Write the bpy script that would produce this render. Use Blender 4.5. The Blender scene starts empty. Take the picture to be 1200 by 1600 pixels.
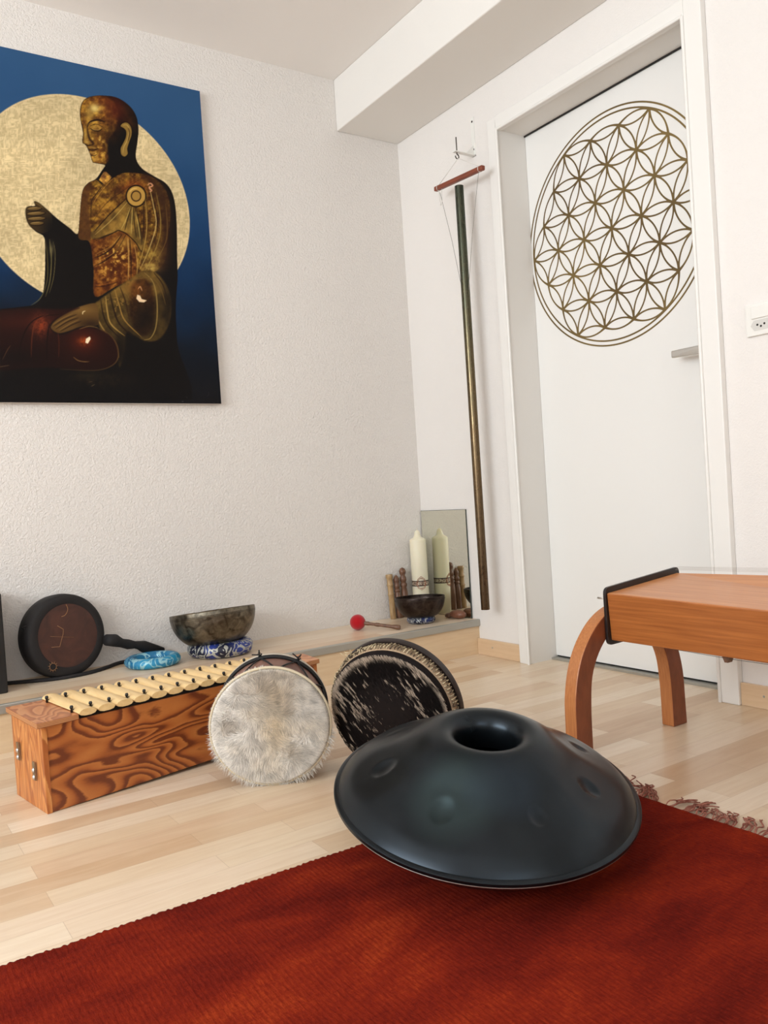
import bpy, math, random
import numpy as np
from mathutils import Vector, Matrix
random.seed(7); rng = np.random.default_rng(7)
S = bpy.context.scene; COL = S.collection
PI = math.pi
# ------------------------------------------------------------------ camera
cam_d = bpy.data.cameras.new('camera'); cam = bpy.data.objects.new('camera', cam_d); COL.objects.link(cam)
Rv = Vector((0.831305, -0.552003, -0.064994)); Uv = Vector((0.066102, -0.017917, 0.997652)); Bv = Vector((-0.551872, -0.833649, 0.021594))
m = Matrix((Rv, Uv, Bv)).transposed().to_4x4(); m.translation = Vector((-2.10332, -2.88728, 0.66)); cam.matrix_world = m
cam_d.sensor_fit = 'VERTICAL'; cam_d.sensor_height = 36.0; cam_d.lens = 36.0*1290.74/1600.0; cam_d.clip_start = .02
S.camera = cam
# ------------------------------------------------------------------ light
W = bpy.data.worlds.new('daylight'); S.world = W; W.use_nodes = True
W.node_tree.nodes['Background'].inputs[0].default_value = (.86, .93, 1, 1); W.node_tree.nodes['Background'].inputs[1].default_value = 1.0
def area(name, loc, rot, sx, sy, power, col):
    l = bpy.data.lights.new(name, 'AREA'); l.shape = 'RECTANGLE'; l.size = sx; l.size_y = sy; l.energy = power; l.color = col
    o = bpy.data.objects.new(name, l); o.location = loc; o.rotation_euler = rot; COL.objects.link(o); return o
area('daylight_window_side', (-4.40, -2.1, 1.55), (0, -PI/2-math.radians(24), 0), 1.3, 2.4, 86, (.88, .95, 1))
area('fill_light_back', (-2.6, -5.2, 1.55), (PI/2+math.radians(28), 0, 0), 1.9, 1.25, 14, (.88, .95, 1))  # added fill light behind the camera, no known source there
S.view_settings.view_transform = 'Standard'; S.view_settings.look = 'None'; S.view_settings.gamma = 1
S.view_settings.exposure = 0.42; S.view_settings.use_curve_mapping = False

# ------------------------------------------------------------------ material helpers
def srgb(r, g, b):
    f = lambda c: (c/255/12.92) if c/255 <= .04045 else ((c/255+.055)/1.055)**2.4
    return (f(r), f(g), f(b), 1)
class NM:
    """small node-material builder"""
    def __init__(s, name, col=(.8,.8,.8,1), rough=.5, metal=0, spec=.5):
        s.m = bpy.data.materials.new(name); s.m.use_nodes = True; s.t = s.m.node_tree; s.b = s.t.nodes['Principled BSDF']
        s.b.inputs['Base Color'].default_value = col; s.b.inputs['Roughness'].default_value = rough
        s.b.inputs['Metallic'].default_value = metal; s.b.inputs['Specular IOR Level'].default_value = spec
    def n(s, typ, **kw):
        nd = s.t.nodes.new(typ)
        for k, v in kw.items():
            if k.startswith('i_'):
                key = k[2:].replace('_', ' '); nd.inputs[key].default_value = v
            else: setattr(nd, k, v)
        return nd
    def l(s, a, b): s.t.links.new(a, b)
    def coord(s, scale=(1,1,1), rot=(0,0,0), out='Object', loc=(0,0,0)):
        c = s.n('ShaderNodeTexCoord'); mp = s.n('ShaderNodeMapping'); mp.inputs['Scale'].default_value = scale
        mp.inputs['Rotation'].default_value = rot; mp.inputs['Location'].default_value = loc; s.l(c.outputs[out], mp.inputs[0]); return mp.outputs[0]
    def noise(s, vec, scale=5, detail=4, rough=.5, dist=0):
        nd = s.n('ShaderNodeTexNoise'); s.l(vec, nd.inputs['Vector']); nd.inputs['Scale'].default_value = scale
        nd.inputs['Detail'].default_value = detail; nd.inputs['Roughness'].default_value = rough; nd.inputs['Distortion'].default_value = dist
        return nd.outputs['Fac']
    def ramp(s, fac, stops, interp='LINEAR'):
        r = s.n('ShaderNodeValToRGB'); r.color_ramp.interpolation = interp; e = r.color_ramp.elements
        while len(e) > 1: e.remove(e[-1])
        e[0].position = stops[0][0]; e[0].color = stops[0][1]
        for p, c in stops[1:]: x = e.new(p); x.color = c
        s.l(fac, r.inputs[0]); return r.outputs[0]
    def math(s, op, a, b=0, c=None):
        nd = s.n('ShaderNodeMath', operation=op)
        for i, v in enumerate((a, b) if c is None else (a, b, c)):
            if isinstance(v, (int, float)): nd.inputs[i].default_value = v
            else: s.l(v, nd.inputs[i])
        return nd.outputs[0]
    def mix(s, fac, a, b, mode='MIX'):
        nd = s.n('ShaderNodeMix', data_type='RGBA', blend_type=mode)
        for k, v in ((0, fac), (6, a), (7, b)):
            if isinstance(v, (int, float)): nd.inputs[k].default_value = v
            elif isinstance(v, tuple): nd.inputs[k].default_value = v
            else: s.l(v, nd.inputs[k])
        return nd.outputs[2]
    def col(s, o): s.l(o, s.b.inputs['Base Color'])
    def rough(s, o): s.l(o, s.b.inputs['Roughness'])
    def bump(s, h, strength=.3, dist=.002):
        b = s.n('ShaderNodeBump'); b.inputs['Strength'].default_value = strength; b.inputs['Distance'].default_value = dist
        s.l(h, b.inputs['Height']); s.l(b.outputs[0], s.b.inputs['Normal']); return s
def plain(name, rgb, rough=.5, metal=0, spec=.5):
    return NM(name, srgb(*rgb), rough, metal, spec).m

def plaster(name, rgb, scale, dist):
    k = NM(name, srgb(*rgb), .85, 0, .25); v = k.coord()
    n1 = k.noise(v, scale, 3, .55, .6); n2 = k.noise(v, scale*3.1, 2, .5)
    h = k.math('ADD', n1, k.math('MULTIPLY', n2, .35)); k.bump(h, 1.0, dist)
    a = srgb(*rgb); big = k.noise(v, 1.3, 3, .5)
    k.col(k.ramp(big, [(.3, tuple(x*.97 for x in a[:3])+(1,)), (.7, a)])); return k.m
M = {}
M['wall_rough'] = plaster('rough white plaster', (236, 230, 224), 120, .0042)
M['wall_fine'] = plaster('fine white plaster', (240, 235, 230), 170, .0012)
M['ceiling'] = plaster('painted ceiling', (246, 241, 236), 240, .0004)
M['beam'] = plaster('painted beam', (238, 234, 228), 240, .0003)
M['white_paint'] = plain('white gloss paint', (240, 237, 232), .38)
M['reveal_paint'] = plain('white satin frame paint', (232, 228, 222), .45)
M['door_paint'] = plain('white door paint', (240, 238, 234), .28)
M['dark_gap'] = plain('dark gap', (30, 28, 26), .7)
M['steel'] = plain('brushed steel', (214, 212, 208), .36, 1)
M['dull_metal'] = plain('grey aluminium profile', (176, 174, 166), .42, .6)
M['black'] = plain('black paint', (22, 21, 21), .45)
M['black_cord'] = plain('black cord', (20, 18, 18), .7)
M['white_cord'] = plain('white cord', (225, 220, 212), .7)
M['white_plastic'] = plain('white plastic', (238, 236, 230), .35)

def laminate(name, tones, row=.0667, length=.46, rough=.3, along='x', gap=True):
    k = NM(name, rough=rough, spec=.5)
    v = k.coord(out='Object', rot=(0, 0, 0) if along == 'x' else (0, 0, PI/2))
    br = k.n('ShaderNodeTexBrick'); k.l(v, br.inputs['Vector']); br.offset = .37; br.offset_frequency = 2; br.squash = 1
    br.inputs['Scale'].default_value = 1; br.inputs['Mortar Size'].default_value = .0; br.inputs['Brick Width'].default_value = length
    br.inputs['Row Height'].default_value = row; br.inputs['Color1'].default_value = (0,0,0,1); br.inputs['Color2'].default_value = (1,1,1,1); br.inputs['Bias'].default_value = 0
    g = k.coord(scale=(2.2, 26, 26) if along == 'x' else (26, 2.2, 26))
    grain = k.noise(g, 3.2, 6, .6, .5); fig = k.noise(k.coord(scale=(1.2, 7, 7) if along == 'x' else (7, 1.2, 7)), 3, 3, .5, 1.2)
    base = k.ramp(br.outputs['Color'], tones)
    c = k.mix(k.math('MULTIPLY', k.ramp(grain, [(.35, (0,0,0,1)), (.75, (1,1,1,1))]), .32), base, srgb(196, 158, 118), 'MIX')
    c = k.mix(k.math('MULTIPLY', k.ramp(fig, [(.45, (0,0,0,1)), (.8, (1,1,1,1))]), .28), c, srgb(240, 222, 194), 'MIX')
    if gap:
        b2 = k.n('ShaderNodeTexBrick'); k.l(v, b2.inputs['Vector']); b2.offset = .37; b2.inputs['Scale'].default_value = 1
        b2.inputs['Mortar Size'].default_value = .0007; b2.inputs['Mortar Smooth'].default_value = .2
        b2.inputs['Brick Width'].default_value = length; b2.inputs['Row Height'].default_value = row
        c = k.mix(k.math('MULTIPLY', b2.outputs['Fac'], .3), c, srgb(150, 118, 86))
    k.col(c); k.rough(k.ramp(grain, [(.2, (rough*.9,)*3+(1,)), (.8, (rough*1.15,)*3+(1,))])); k.bump(grain, .05, .0006); return k.m
tones = [(0, srgb(204, 170, 136)), (.25, srgb(218, 190, 158)), (.5, srgb(227, 205, 177)), (.75, srgb(238, 220, 197)), (1, srgb(212, 180, 148))]
M['floor'] = laminate('maple strip laminate', tones)
M['ledge_top'] = laminate('maple laminate ledge top', tones, .09, 1.2)
M['ledge_front'] = laminate('maple laminate ledge front', [(0, srgb(222, 192, 154)), (1, srgb(230, 204, 168))], .4, 1.9, .35, gap=False)
M['skirting'] = laminate('maple skirting', [(0, srgb(222, 190, 154)), (1, srgb(228, 200, 166))], .4, 1.9, .35, along='y', gap=False)

def wood(name, c1, c2, scale=(1, 8, 8), ns=6, dist=.6, rough=.4, bump=.05, c3=None, detail=5):
    k = NM(name, rough=rough); v = k.coord(scale=scale); n = k.noise(v, ns, detail, .6, dist)
    stops = [(.3, srgb(*c1)), (.7, srgb(*c2))]
    if c3: stops.append((.86, srgb(*c3)))
    k.col(k.ramp(n, stops)); k.bump(n, bump, .001); return k.m
M['cherry_side'] = wood('cherry veneer side', (146, 80, 36), (184, 110, 54), (20, 1.3, 60), 3, .5, .33, c3=(206, 136, 76))
M['cherry_lit_top'] = wood('cherry veneer lit top', (190, 118, 66), (212, 144, 88), (24, 1.2, 24), 3, .4, .3)  # same cherry as the side, lightened to paint in light on top
M['beech_leg'] = wood('steamed laminated leg side', (112, 56, 32), (138, 74, 44), (10, 10, 4), 4, .4, .38)
M['beech_leg_edge'] = wood('laminated leg edge', (172, 104, 58), (196, 128, 76), (60, 60, 3), 4, .3, .4)
M['bar_wood'] = wood('pale bar wood', (222, 184, 124), (238, 206, 150), (10, 1, 10), 6, .4, .42)
M['dark_turned'] = wood('turned dark wood', (88, 58, 42), (128, 90, 66), (30, 30, 4), 5, .4, .4)
M['light_turned'] = wood('turned light wood', (150, 116, 78), (196, 164, 118), (30, 30, 4), 5, .4, .42)
M['red_bar'] = wood('red brown stained wood', (112, 50, 30), (146, 74, 48), (30, 3, 30), 5, .4, .45)

def figured(name, scale, bands, light, mid, dark, seed=0, base=2.1):
    """flat-sawn softwood plywood: contour bands of a stretched noise field"""
    k = NM(name, rough=.36); v = k.coord(scale=scale, loc=(seed, seed*.7, 0)); n = k.noise(v, base, 1.5, .5, .35)
    t = k.math('MULTIPLY', n, bands); fr = k.math('FRACT', t)
    fine = k.noise(k.coord(scale=(scale[0]*2.5, scale[1]*20, scale[2]*20)), 3.5, 4, .6)
    fr = k.math('ADD', fr, k.math('MULTIPLY', k.math('SUBTRACT', fine, .5), .25))
    k.col(k.ramp(fr, [(0, srgb(*light)), (.38, srgb(*mid)), (.66, srgb(*dark)), (.86, srgb(*dark)), (.97, srgb(*light))])); k.bump(fine, .05, .0008); return k.m
M['ply_front'] = figured('figured ply front', (2.2, 7, 7), 17, (188, 114, 56), (170, 94, 42), (112, 52, 24), 1.3, 1.3)
M['ply_end'] = figured('ply end grain panel', (5, 11, 1.3), 9, (212, 144, 82), (198, 124, 64), (166, 92, 44), 2.0, 2.6)
M['ply_top'] = figured('ply top plate', (9, 4, 9), 9, (206, 144, 96), (196, 128, 80), (166, 98, 58), 4.0, 1.6)
def ply_edge():
    k = NM('ply layered edge', rough=.6); c = k.coord(); s = k.n('ShaderNodeSeparateXYZ'); k.l(c, s.inputs[0])
    w = k.math('SINE', k.math('MULTIPLY', s.outputs[2], 1900)); k.col(k.ramp(k.math('ADD', k.math('MULTIPLY', w, .5), .5), [(.3, srgb(150, 90, 52)), (.7, srgb(206, 150, 100))])); return k.m
M['ply_edge'] = ply_edge()

def brocade(name, base, base2, fig, scale, thr=.06, seed=0):
    k = NM(name, rough=.42); v = k.coord(loc=(seed, 0, 0)); n = k.noise(v, scale, 1.5, .5, 1.6)
    a = k.math('ABSOLUTE', k.math('SUBTRACT', k.math('FRACT', k.math('MULTIPLY', n, 4.5)), .5))
    f = k.ramp(a, [(thr+.14, (1,1,1,1)), (thr+.18, (0,0,0,1))]); n2 = k.noise(v, scale*.5, 2)
    b = k.ramp(n2, [(.42, srgb(*base)), (.56, srgb(*base2))]); k.col(k.mix(f, b, srgb(*fig)))
    k.l(k.math('MULTIPLY', f, .35), k.b.inputs['Metallic']); k.bump(f, .4, .0012); return k.m
M['brocade_blue'] = brocade('blue and silver brocade', (18, 22, 44), (40, 60, 138), (180, 180, 170), 19, .03)
M['brocade_navy'] = brocade('navy brocade', (22, 26, 52), (38, 52, 104), (168, 170, 170), 34, .0, 3)
M['brocade_cyan'] = brocade('turquoise brocade', (16, 106, 150), (40, 146, 188), (150, 198, 210), 17, -.03, 5)

def bowl_metal(name, c1, c2, rough, scale=22):
    k = NM(name, metal=1, rough=rough); v = k.coord(); n = k.noise(v, scale, 3, .6, .8); vo = k.n('ShaderNodeTexVoronoi'); k.l(v, vo.inputs[0]); vo.inputs['Scale'].default_value = scale*2.1
    k.col(k.ramp(n, [(.35, srgb(*c1)), (.68, srgb(*c2))])); k.rough(k.ramp(n, [(.3, (rough*.8,)*3+(1,)), (.7, (rough*1.3,)*3+(1,))]))
    k.bump(k.math('ADD', vo.outputs['Distance'], k.math('MULTIPLY', n, .5)), .25, .002); return k.m
M['bronze'] = bowl_metal('hammered bronze', (74, 68, 60), (136, 128, 112), .36, 34)
M['bronze_dark'] = bowl_metal('dark hammered bronze', (50, 42, 40), (80, 70, 64), .38, 30)

# ------------------------------------------------------------------ mesh helpers
def mesh(name, verts, faces, mat=None, parent=None, smooth=False, mats=None, fm=None, angle=None):
    me = bpy.data.meshes.new(name); me.from_pydata([tuple(map(float, v)) for v in verts], [], [tuple(map(int, f)) for f in faces]); me.update()
    if mats:
        for x in mats: me.materials.append(x)
        me.polygons.foreach_set('material_index', fm)
    elif mat: me.materials.append(mat)
    if smooth:
        me.polygons.foreach_set('use_smooth', [True]*len(me.polygons))
        if angle is not None: me.set_sharp_from_angle(angle=math.radians(angle))
    o = bpy.data.objects.new(name, me); COL.objects.link(o)
    if parent: o.parent = parent
    return o
def tag(o, label=None, cat=None, group=None, kind=None):
    for k, v in (('label', label), ('category', cat), ('group', group), ('kind', kind)):
        if v: o[k] = v
    return o
def empty(name, loc, label, cat, group=None, rot=(0,0,0), basis=None):
    o = bpy.data.objects.new(name, None); o.empty_display_size = .05; COL.objects.link(o)
    if basis is not None:
        mm = Matrix(basis).transposed().to_4x4(); mm.translation = Vector(loc); o.matrix_world = mm
    else: o.location = loc; o.rotation_euler = rot
    return tag(o, label, cat, group)
class G:
    """geometry accumulator: many shapes, one mesh"""
    def __init__(s): s.v = []; s.f = []; s.m = []; s.c = []
    def add(s, v, f, mi=0):
        n = len(s.v); s.v += [tuple(p) for p in v]; s.f += [tuple(i+n for i in q) for q in f]; s.m += [mi]*len(f); return s
    def box(s, x0, x1, y0, y1, z0, z1, mi=0):
        v = [(x, y, z) for z in (z0, z1) for y in (y0, y1) for x in (x0, x1)]
        return s.add(v, [(0,2,3,1), (4,5,7,6), (0,1,5,4), (2,6,7,3), (0,4,6,2), (1,3,7,5)], mi)
    def hexa(s, bot, top, mi=0):   # bot/top: 4 points counterclockwise seen from above
        return s.add(list(bot)+list(top), [(3,2,1,0), (4,5,6,7), (0,1,5,4), (1,2,6,5), (2,3,7,6), (3,0,4,7)], mi)
    def tube(s, pts, r, n=8, closed=False, mi=0, cap=True):
        pts = [Vector(p) for p in pts]; N = len(pts); rs = r if hasattr(r, '__len__') else [r]*N
        up = Vector((0, 0, 1)); rings = []; base = len(s.v); prev = None; vv = []
        for i, p in enumerate(pts):
            a = pts[(i-1) % N] if (closed or i > 0) else p; b = pts[(i+1) % N] if (closed or i < N-1) else p
            t = (b-a).normalized()
            if prev is None:
                x = t.cross(up)
                if x.length < .1: x = t.cross(Vector((1, 0, 0)))
                x.normalize()
            else: x = (prev - t*prev.dot(t)).normalized()
            prev = x; y = t.cross(x)
            vv += [p + (x*math.cos(2*PI*k/n) + y*math.sin(2*PI*k/n))*rs[i] for k in range(n)]
        ff = []
        for i in range(N if closed else N-1):
            j = (i+1) % N
            for k in range(n): ff.append((i*n+k, i*n+(k+1) % n, j*n+(k+1) % n, j*n+k))
        if cap and not closed: ff += [tuple(range(n-1, -1, -1)), tuple((N-1)*n+k for k in range(n))]
        return s.add(vv, ff, mi)
    def lathe(s, prof, n=32, mi=0, T=None, closed=False):
        """prof: (r,z) pairs; revolved about z; T: matrix"""
        vv = []; ff = []; idx = []
        for r, z in prof:
            if r < 1e-6: idx.append([len(vv)]*n); vv.append(Vector((0, 0, z)))
            else:
                idx.append(list(range(len(vv), len(vv)+n))); vv += [Vector((r*math.cos(2*PI*k/n), r*math.sin(2*PI*k/n), z)) for k in range(n)]
        L = len(prof)
        for i in range(L if closed else L-1):
            a, b = idx[i], idx[(i+1) % L]
            for k in range(n):
                q = [a[k], a[(k+1) % n], b[(k+1) % n], b[k]]; u = []
                for w in q:
                    if w not in u: u.append(w)
                if len(u) > 2: ff.append(tuple(u))
        if T is not None: vv = [T @ p for p in vv]
        return s.add(vv, ff, mi)
    def prism(s, poly, y0, y1, mi=0, axis='y', mi_side=None):
        n = len(poly)
        mk = {'y': lambda a, b, t: (a, t, b), 'x': lambda a, b, t: (t, a, b), 'z': lambda a, b, t: (a, b, t)}[axis]
        v = [mk(a, b, y0) for a, b in poly] + [mk(a, b, y1) for a, b in poly]
        s.add(v, [tuple(range(n)), tuple(range(2*n-1, n-1, -1))], mi)
        base = len(s.v)
        return s.add(v, [(i, i+n, (i+1) % n+n, (i+1) % n) for i in range(n)], mi if mi_side is None else mi_side)
    def obj(s, name, mat, parent=None, smooth=False, mats=None, angle=None, fix=True):
        o = mesh(name, s.v, s.f, mat, parent, smooth, mats, s.m if mats else None, angle)
        if fix:
            import bmesh
            bm = bmesh.new(); bm.from_mesh(o.data); bmesh.ops.remove_doubles(bm, verts=bm.verts, dist=1e-5); bmesh.ops.recalc_face_normals(bm, faces=bm.faces); bm.to_mesh(o.data); bm.free()
            if smooth and angle is not None: o.data.set_sharp_from_angle(angle=math.radians(angle))
        return o
def bevel(o, w, seg=2):
    b = o.modifiers.new('bevel', 'BEVEL'); b.width = w; b.segments = seg; b.limit_method = 'ANGLE'; b.angle_limit = math.radians(35); return o
def struct(o, label=None): o['kind'] = 'structure'; (label and tag(o, label)); return o
def catmull(pts, sub=6, closed=False):
    pts = [np.array(p, float) for p in pts]; N = len(pts); out = []
    for i in range(N if closed else N-1):
        p0 = pts[(i-1) % N] if closed or i > 0 else pts[0]; p1 = pts[i]; p2 = pts[(i+1) % N]
        p3 = pts[(i+2) % N] if closed or i+2 < N else pts[-1]
        for k in range(sub):
            t = k/sub; out.append(.5*((2*p1)+(-p0+p2)*t+(2*p0-5*p1+4*p2-p3)*t*t+(-p0+3*p1-3*p2+p3)*t**3))
    if not closed: out.append(pts[-1])
    return [tuple(p) for p in out]

# ------------------------------------------------------------------ room shell
XW, YB, ZC = -4.2, -5.0, 2.355
struct(G().box(XW-.2, .3, YB-.2, .15, -.1, 0).obj('floor', M['floor']))
struct(G().box(XW-.2, .3, YB-.2, .15, ZC, ZC+.1).obj('ceiling', M['ceiling']))
struct(G().box(XW-.2, .15, 0, .15, 0, ZC).obj('wall_left', M['wall_rough']))
OY0, OY1, OZ = -1.43, -.64, 1.953      # door opening
struct(G().box(0, .15, OY1+.019, 0, 0, ZC).box(0, .15, YB-.2, OY0-.019, 0, ZC).box(0, .15, OY0-.019, OY1+.019, OZ+.019, ZC).obj('wall_right', M['wall_fine']))
def wall_with_hole(name, ax, c0, c1, a0, a1, h0, h1, z0, z1):
    g = G()
    def b(p, q, u, v):
        g.box(c0, c1, p, q, u, v) if ax == 'x' else g.box(p, q, c0, c1, u, v)
    b(a0, h0, 0, ZC); b(h1, a1, 0, ZC); b(h0, h1, 0, z0); b(h0, h1, z1, ZC)
    return struct(g.obj(name, M['wall_fine']))
wall_with_hole('wall_side', 'x', XW-.2, XW, YB-.2, 0, -3.3, -.9, .9, 2.2)
wall_with_hole('wall_back', 'y', YB-.2, YB, XW, 0, -3.6, -1.6, .9, 2.2)
def window_frame(name, ax, c, a0, a1, z0, z1):
    g = G(); t = .05
    for (p, q, u, v) in ((a0, a0+t, z0, z1), (a1-t, a1, z0, z1), (a0, a1, z0, z0+t), (a0, a1, z1-t, z1), ((a0+a1)/2-t/2, (a0+a1)/2+t/2, z0, z1)):
        g.box(c-.03, c+.03, p, q, u, v) if ax == 'x' else g.box(p, q, c-.03, c+.03, u, v)
    struct(g.obj(name, M['white_paint']))
window_frame('window_1', 'x', XW-.06, -3.3, -.9, .9, 2.2)
window_frame('fill_window', 'y', YB-.06, -3.6, -1.6, .9, 2.2)  # unseen opening added on the back wall to let the fill light in
o = struct(G().box(-.302, 0, YB, 0, 2.149, ZC).obj('trim_1', M['beam']), 'boxed ceiling beam along the top of the right wall'); bevel(o, .004)
# ledge along the left wall
led = struct(G().box(XW, 0, -.342, 0, 0, .132).obj('trim_2', M['ledge_front']), 'low maple laminate ledge running along the foot of the wall')
mesh_top = G().box(XW, 0, -.335, 0, .132, .1385).obj('ledge_top', M['ledge_top'], led)
g = G().box(XW, 0, -.352, -.335, .112, .1395); bevel(g.obj('edge_profile', M['dull_metal'], led), .003)
# skirting
def skirting(name, y0, y1, nails):
    o = struct(G().box(-.013, 0, y0, y1, 0, .064).obj(name, M['skirting'])); bevel(o, .002)
    g = G()
    for y in nails:
        T = Matrix.Translation((-.0131, y, .036)) @ Matrix.Rotation(-PI/2, 4, 'Y'); g.lathe([(0, .0006), (.003, .0006), (.0034, 0)], 12, T=T)
    g.obj('nail_head', M['dull_metal'], o)
skirting('baseboard_right', -.59, -.342, [-.43]); skirting('baseboard_right_near', YB, -1.49, [-1.56])
bpy.data.objects['baseboard_right_near'].name = 'baseboard_rear'
# door
door = struct(G().box(.12, .149, -1.429, -.641, .014, 1.952).obj('door_1', M['door_paint']), 'white flush door with a gold geometric circle')
G().box(.126, .149, -1.429, -.641, 0, .0135).obj('door_gap', M['dark_gap'], door)
G().box(.1145, .118, -1.43, -.64, 1.9475, 1.953).obj('seal_strip', M['dark_gap'], door)
# flower of life decal: lattice of 37 nodes, petals on every neighbouring pair, two rings
def flower():
    g = G(); s_ = .1228; cy, cz = -1.0195, 1.4985; x0, x1 = .1200, .1194; rot = math.radians(1.4)
    cnt = [0]
    def ribbon(pts, w, closed=False):
        n = len(pts); vv = []; cnt[0] += 1; xe = x1-.000004*(cnt[0] % 110)
        for i, (a, b) in enumerate(pts):
            p = pts[(i-1) % n] if closed or i > 0 else pts[i]; q = pts[(i+1) % n] if closed or i < n-1 else pts[i]
            dx, dy = q[0]-p[0], q[1]-p[1]; L = math.hypot(dx, dy); nx, ny = -dy/L, dx/L
            ww = w(i/(n-1)) if callable(w) else w
            for sgn in (-1, 1):
                u, v = a+sgn*nx*ww/2, b+sgn*ny*ww/2
                u, v = u*math.cos(rot)-v*math.sin(rot), u*math.sin(rot)+v*math.cos(rot)
                vv += [(x0, cy-u, cz+v), (xe, cy-u, cz+v)]
        ff = []
        for i in range(n if closed else n-1):
            a, b = i*4, ((i+1) % n)*4
            ff += [(a+1, a+3, b+3, b+1), (a, b, b+2, a+2), (a, a+1, b+1, b), (a+2, b+2, b+3, a+3)]
        g.add(vv, ff)
    nodes = [(s_*(q+r/2), s_*r*math.sqrt(3)/2) for q in range(-3, 4) for r in range(-3, 4) if abs(q+r) <= 3]
    for i in range(len(nodes)):
        for j in range(i+1, len(nodes)):
            a, b = nodes[i], nodes[j]; d = math.hypot(a[0]-b[0], a[1]-b[1])
            if d < s_*1.05:
                mx, my = (a[0]+b[0])/2, (a[1]+b[1])/2; nx, ny = -(b[1]-a[1])/d, (b[0]-a[0])/d
                for sg in (-1, 1):
                    c = (mx+sg*nx*s_*.866, my+sg*ny*s_*.866)
                    a0 = math.atan2(a[1]-c[1], a[0]-c[0]); a1 = math.atan2(b[1]-c[1], b[0]-c[0]); da = (a1-a0+PI) % (2*PI)-PI
                    if math.hypot(mx-sg*nx*s_*.134, my-sg*ny*s_*.134) > s_*3.03: continue
                    ribbon([(c[0]+s_*math.cos(a0+da*t/14), c[1]+s_*math.sin(a0+da*t/14)) for t in range(15)], lambda t: .0052+.0042*abs(2*t-1)**3)
    for R, w in ((.3705, .0055), (.3865, .0055)):
        ribbon([(R*math.cos(2*PI*k/160), R*math.sin(2*PI*k/160)) for k in range(160)], w, True)
    return g
k = NM('gold brown foil', rough=.38, metal=.55); k.col(k.ramp(k.noise(k.coord(), 3, 3), [(.35, srgb(112, 92, 58)), (.65, srgb(142, 120, 74))])); M['gold_foil'] = k.m
tag(flower().obj('flower_decal', M['gold_foil'], door, fix=False), 'gold brown flower of overlapping circles inside a double ring')
# lever handle
g = G(); g.tube([(.12, -1.392, 1.022), (.07, -1.392, 1.022)], .009, 16); T = Matrix.Translation((.12, -1.392, 1.022)) @ Matrix.Rotation(-PI/2, 4, 'Y'); g.lathe([(0, .008), (.022, .008), (.024, .006), (.024, 0)], 24, T=T)
hd = g.obj('door_handle', M['steel'], door, True, angle=40)
lv = G().hexa([(.050, -1.398, 1.012), (.078, -1.398, 1.012), (.070, -1.272, 1.018), (.054, -1.272, 1.018)], [(.054, -1.398, 1.040), (.076, -1.398, 1.040), (.070, -1.272, 1.040), (.054, -1.272, 1.040)]).obj('lever', M['steel'], hd); bevel(lv, .004, 3)
# casing + reveal
def casing():
    g = G()
    for (y0, y1, z0, z1) in ((OY1+.004, -.592, 0, 2.0), (-1.49, OY0-.004, 0, 2.0), (OY0-.004, OY1+.004, 1.949, 2.0)): g.box(-.022, 0, y0, y1, z0, z1)
    o = struct(g.obj('trim_3', M['white_paint']), 'white door casing'); bevel(o, .0025)
    r = G(); r.box(-.016, .15, OY1, OY1+.018, 0, OZ+.018); r.box(-.016, .15, OY0-.018, OY0, 0, OZ+.018); r.box(-.016, .15, OY0, OY1, OZ, OZ+.018)
    r.obj('reveal', M['reveal_paint'], o)
    b = G(); 
    for p in ([(-.022, OY1-.0005, 0), (-.022, OY1-.0005, OZ)], [(-.022, OY0+.0005, 0), (-.022, OY0+.0005, OZ)], [(-.022, OY0, OZ-.0005), (-.022, OY1, OZ-.0005)]): b.tube(p, .0052, 10)
    b.obj('bead', M['white_paint'], o, True, angle=50)
casing()
struct(G().box(.095, .125, OY0, OY1, 0, .008).obj('trim_4', M['dull_metal']), 'grey metal threshold under the white door')

# ------------------------------------------------------------------ socket
sk = empty('wall_socket', (0, -1.609, 1.021), 'white combined light switch and power socket on the wall right of the door', 'socket')
bevel(G().box(-.009, 0, -.044, .044, 0, .086).obj('cover_plate', M['white_plastic'], sk), .002)
bevel(G().box(-.0135, -.008, -.032, .026, .045, .078).obj('rocker_switch', M['white_plastic'], sk), .0015)
g = G(); hexp = [(.030, .027), (.020, .041), (-.020, .041), (-.030, .027), (-.020, .013), (.020, .013)]
rec = G().prism(hexp, -.0098, -.0085, axis='x').obj('socket_insert', plain('socket recess', (214, 211, 205), .4), sk)
g = G()
for (y, z) in ((.010, .025), (-.010, .025), (0, .020)):
    T = Matrix.Translation((-.0101, y, z+.003)) @ Matrix.Rotation(-PI/2, 4, 'Y'); g.lathe([(0, .0004), (.0028, .0004), (.003, 0)], 12, T=T)
g.obj('pin_hole', M['dark_gap'], rec)

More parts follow.
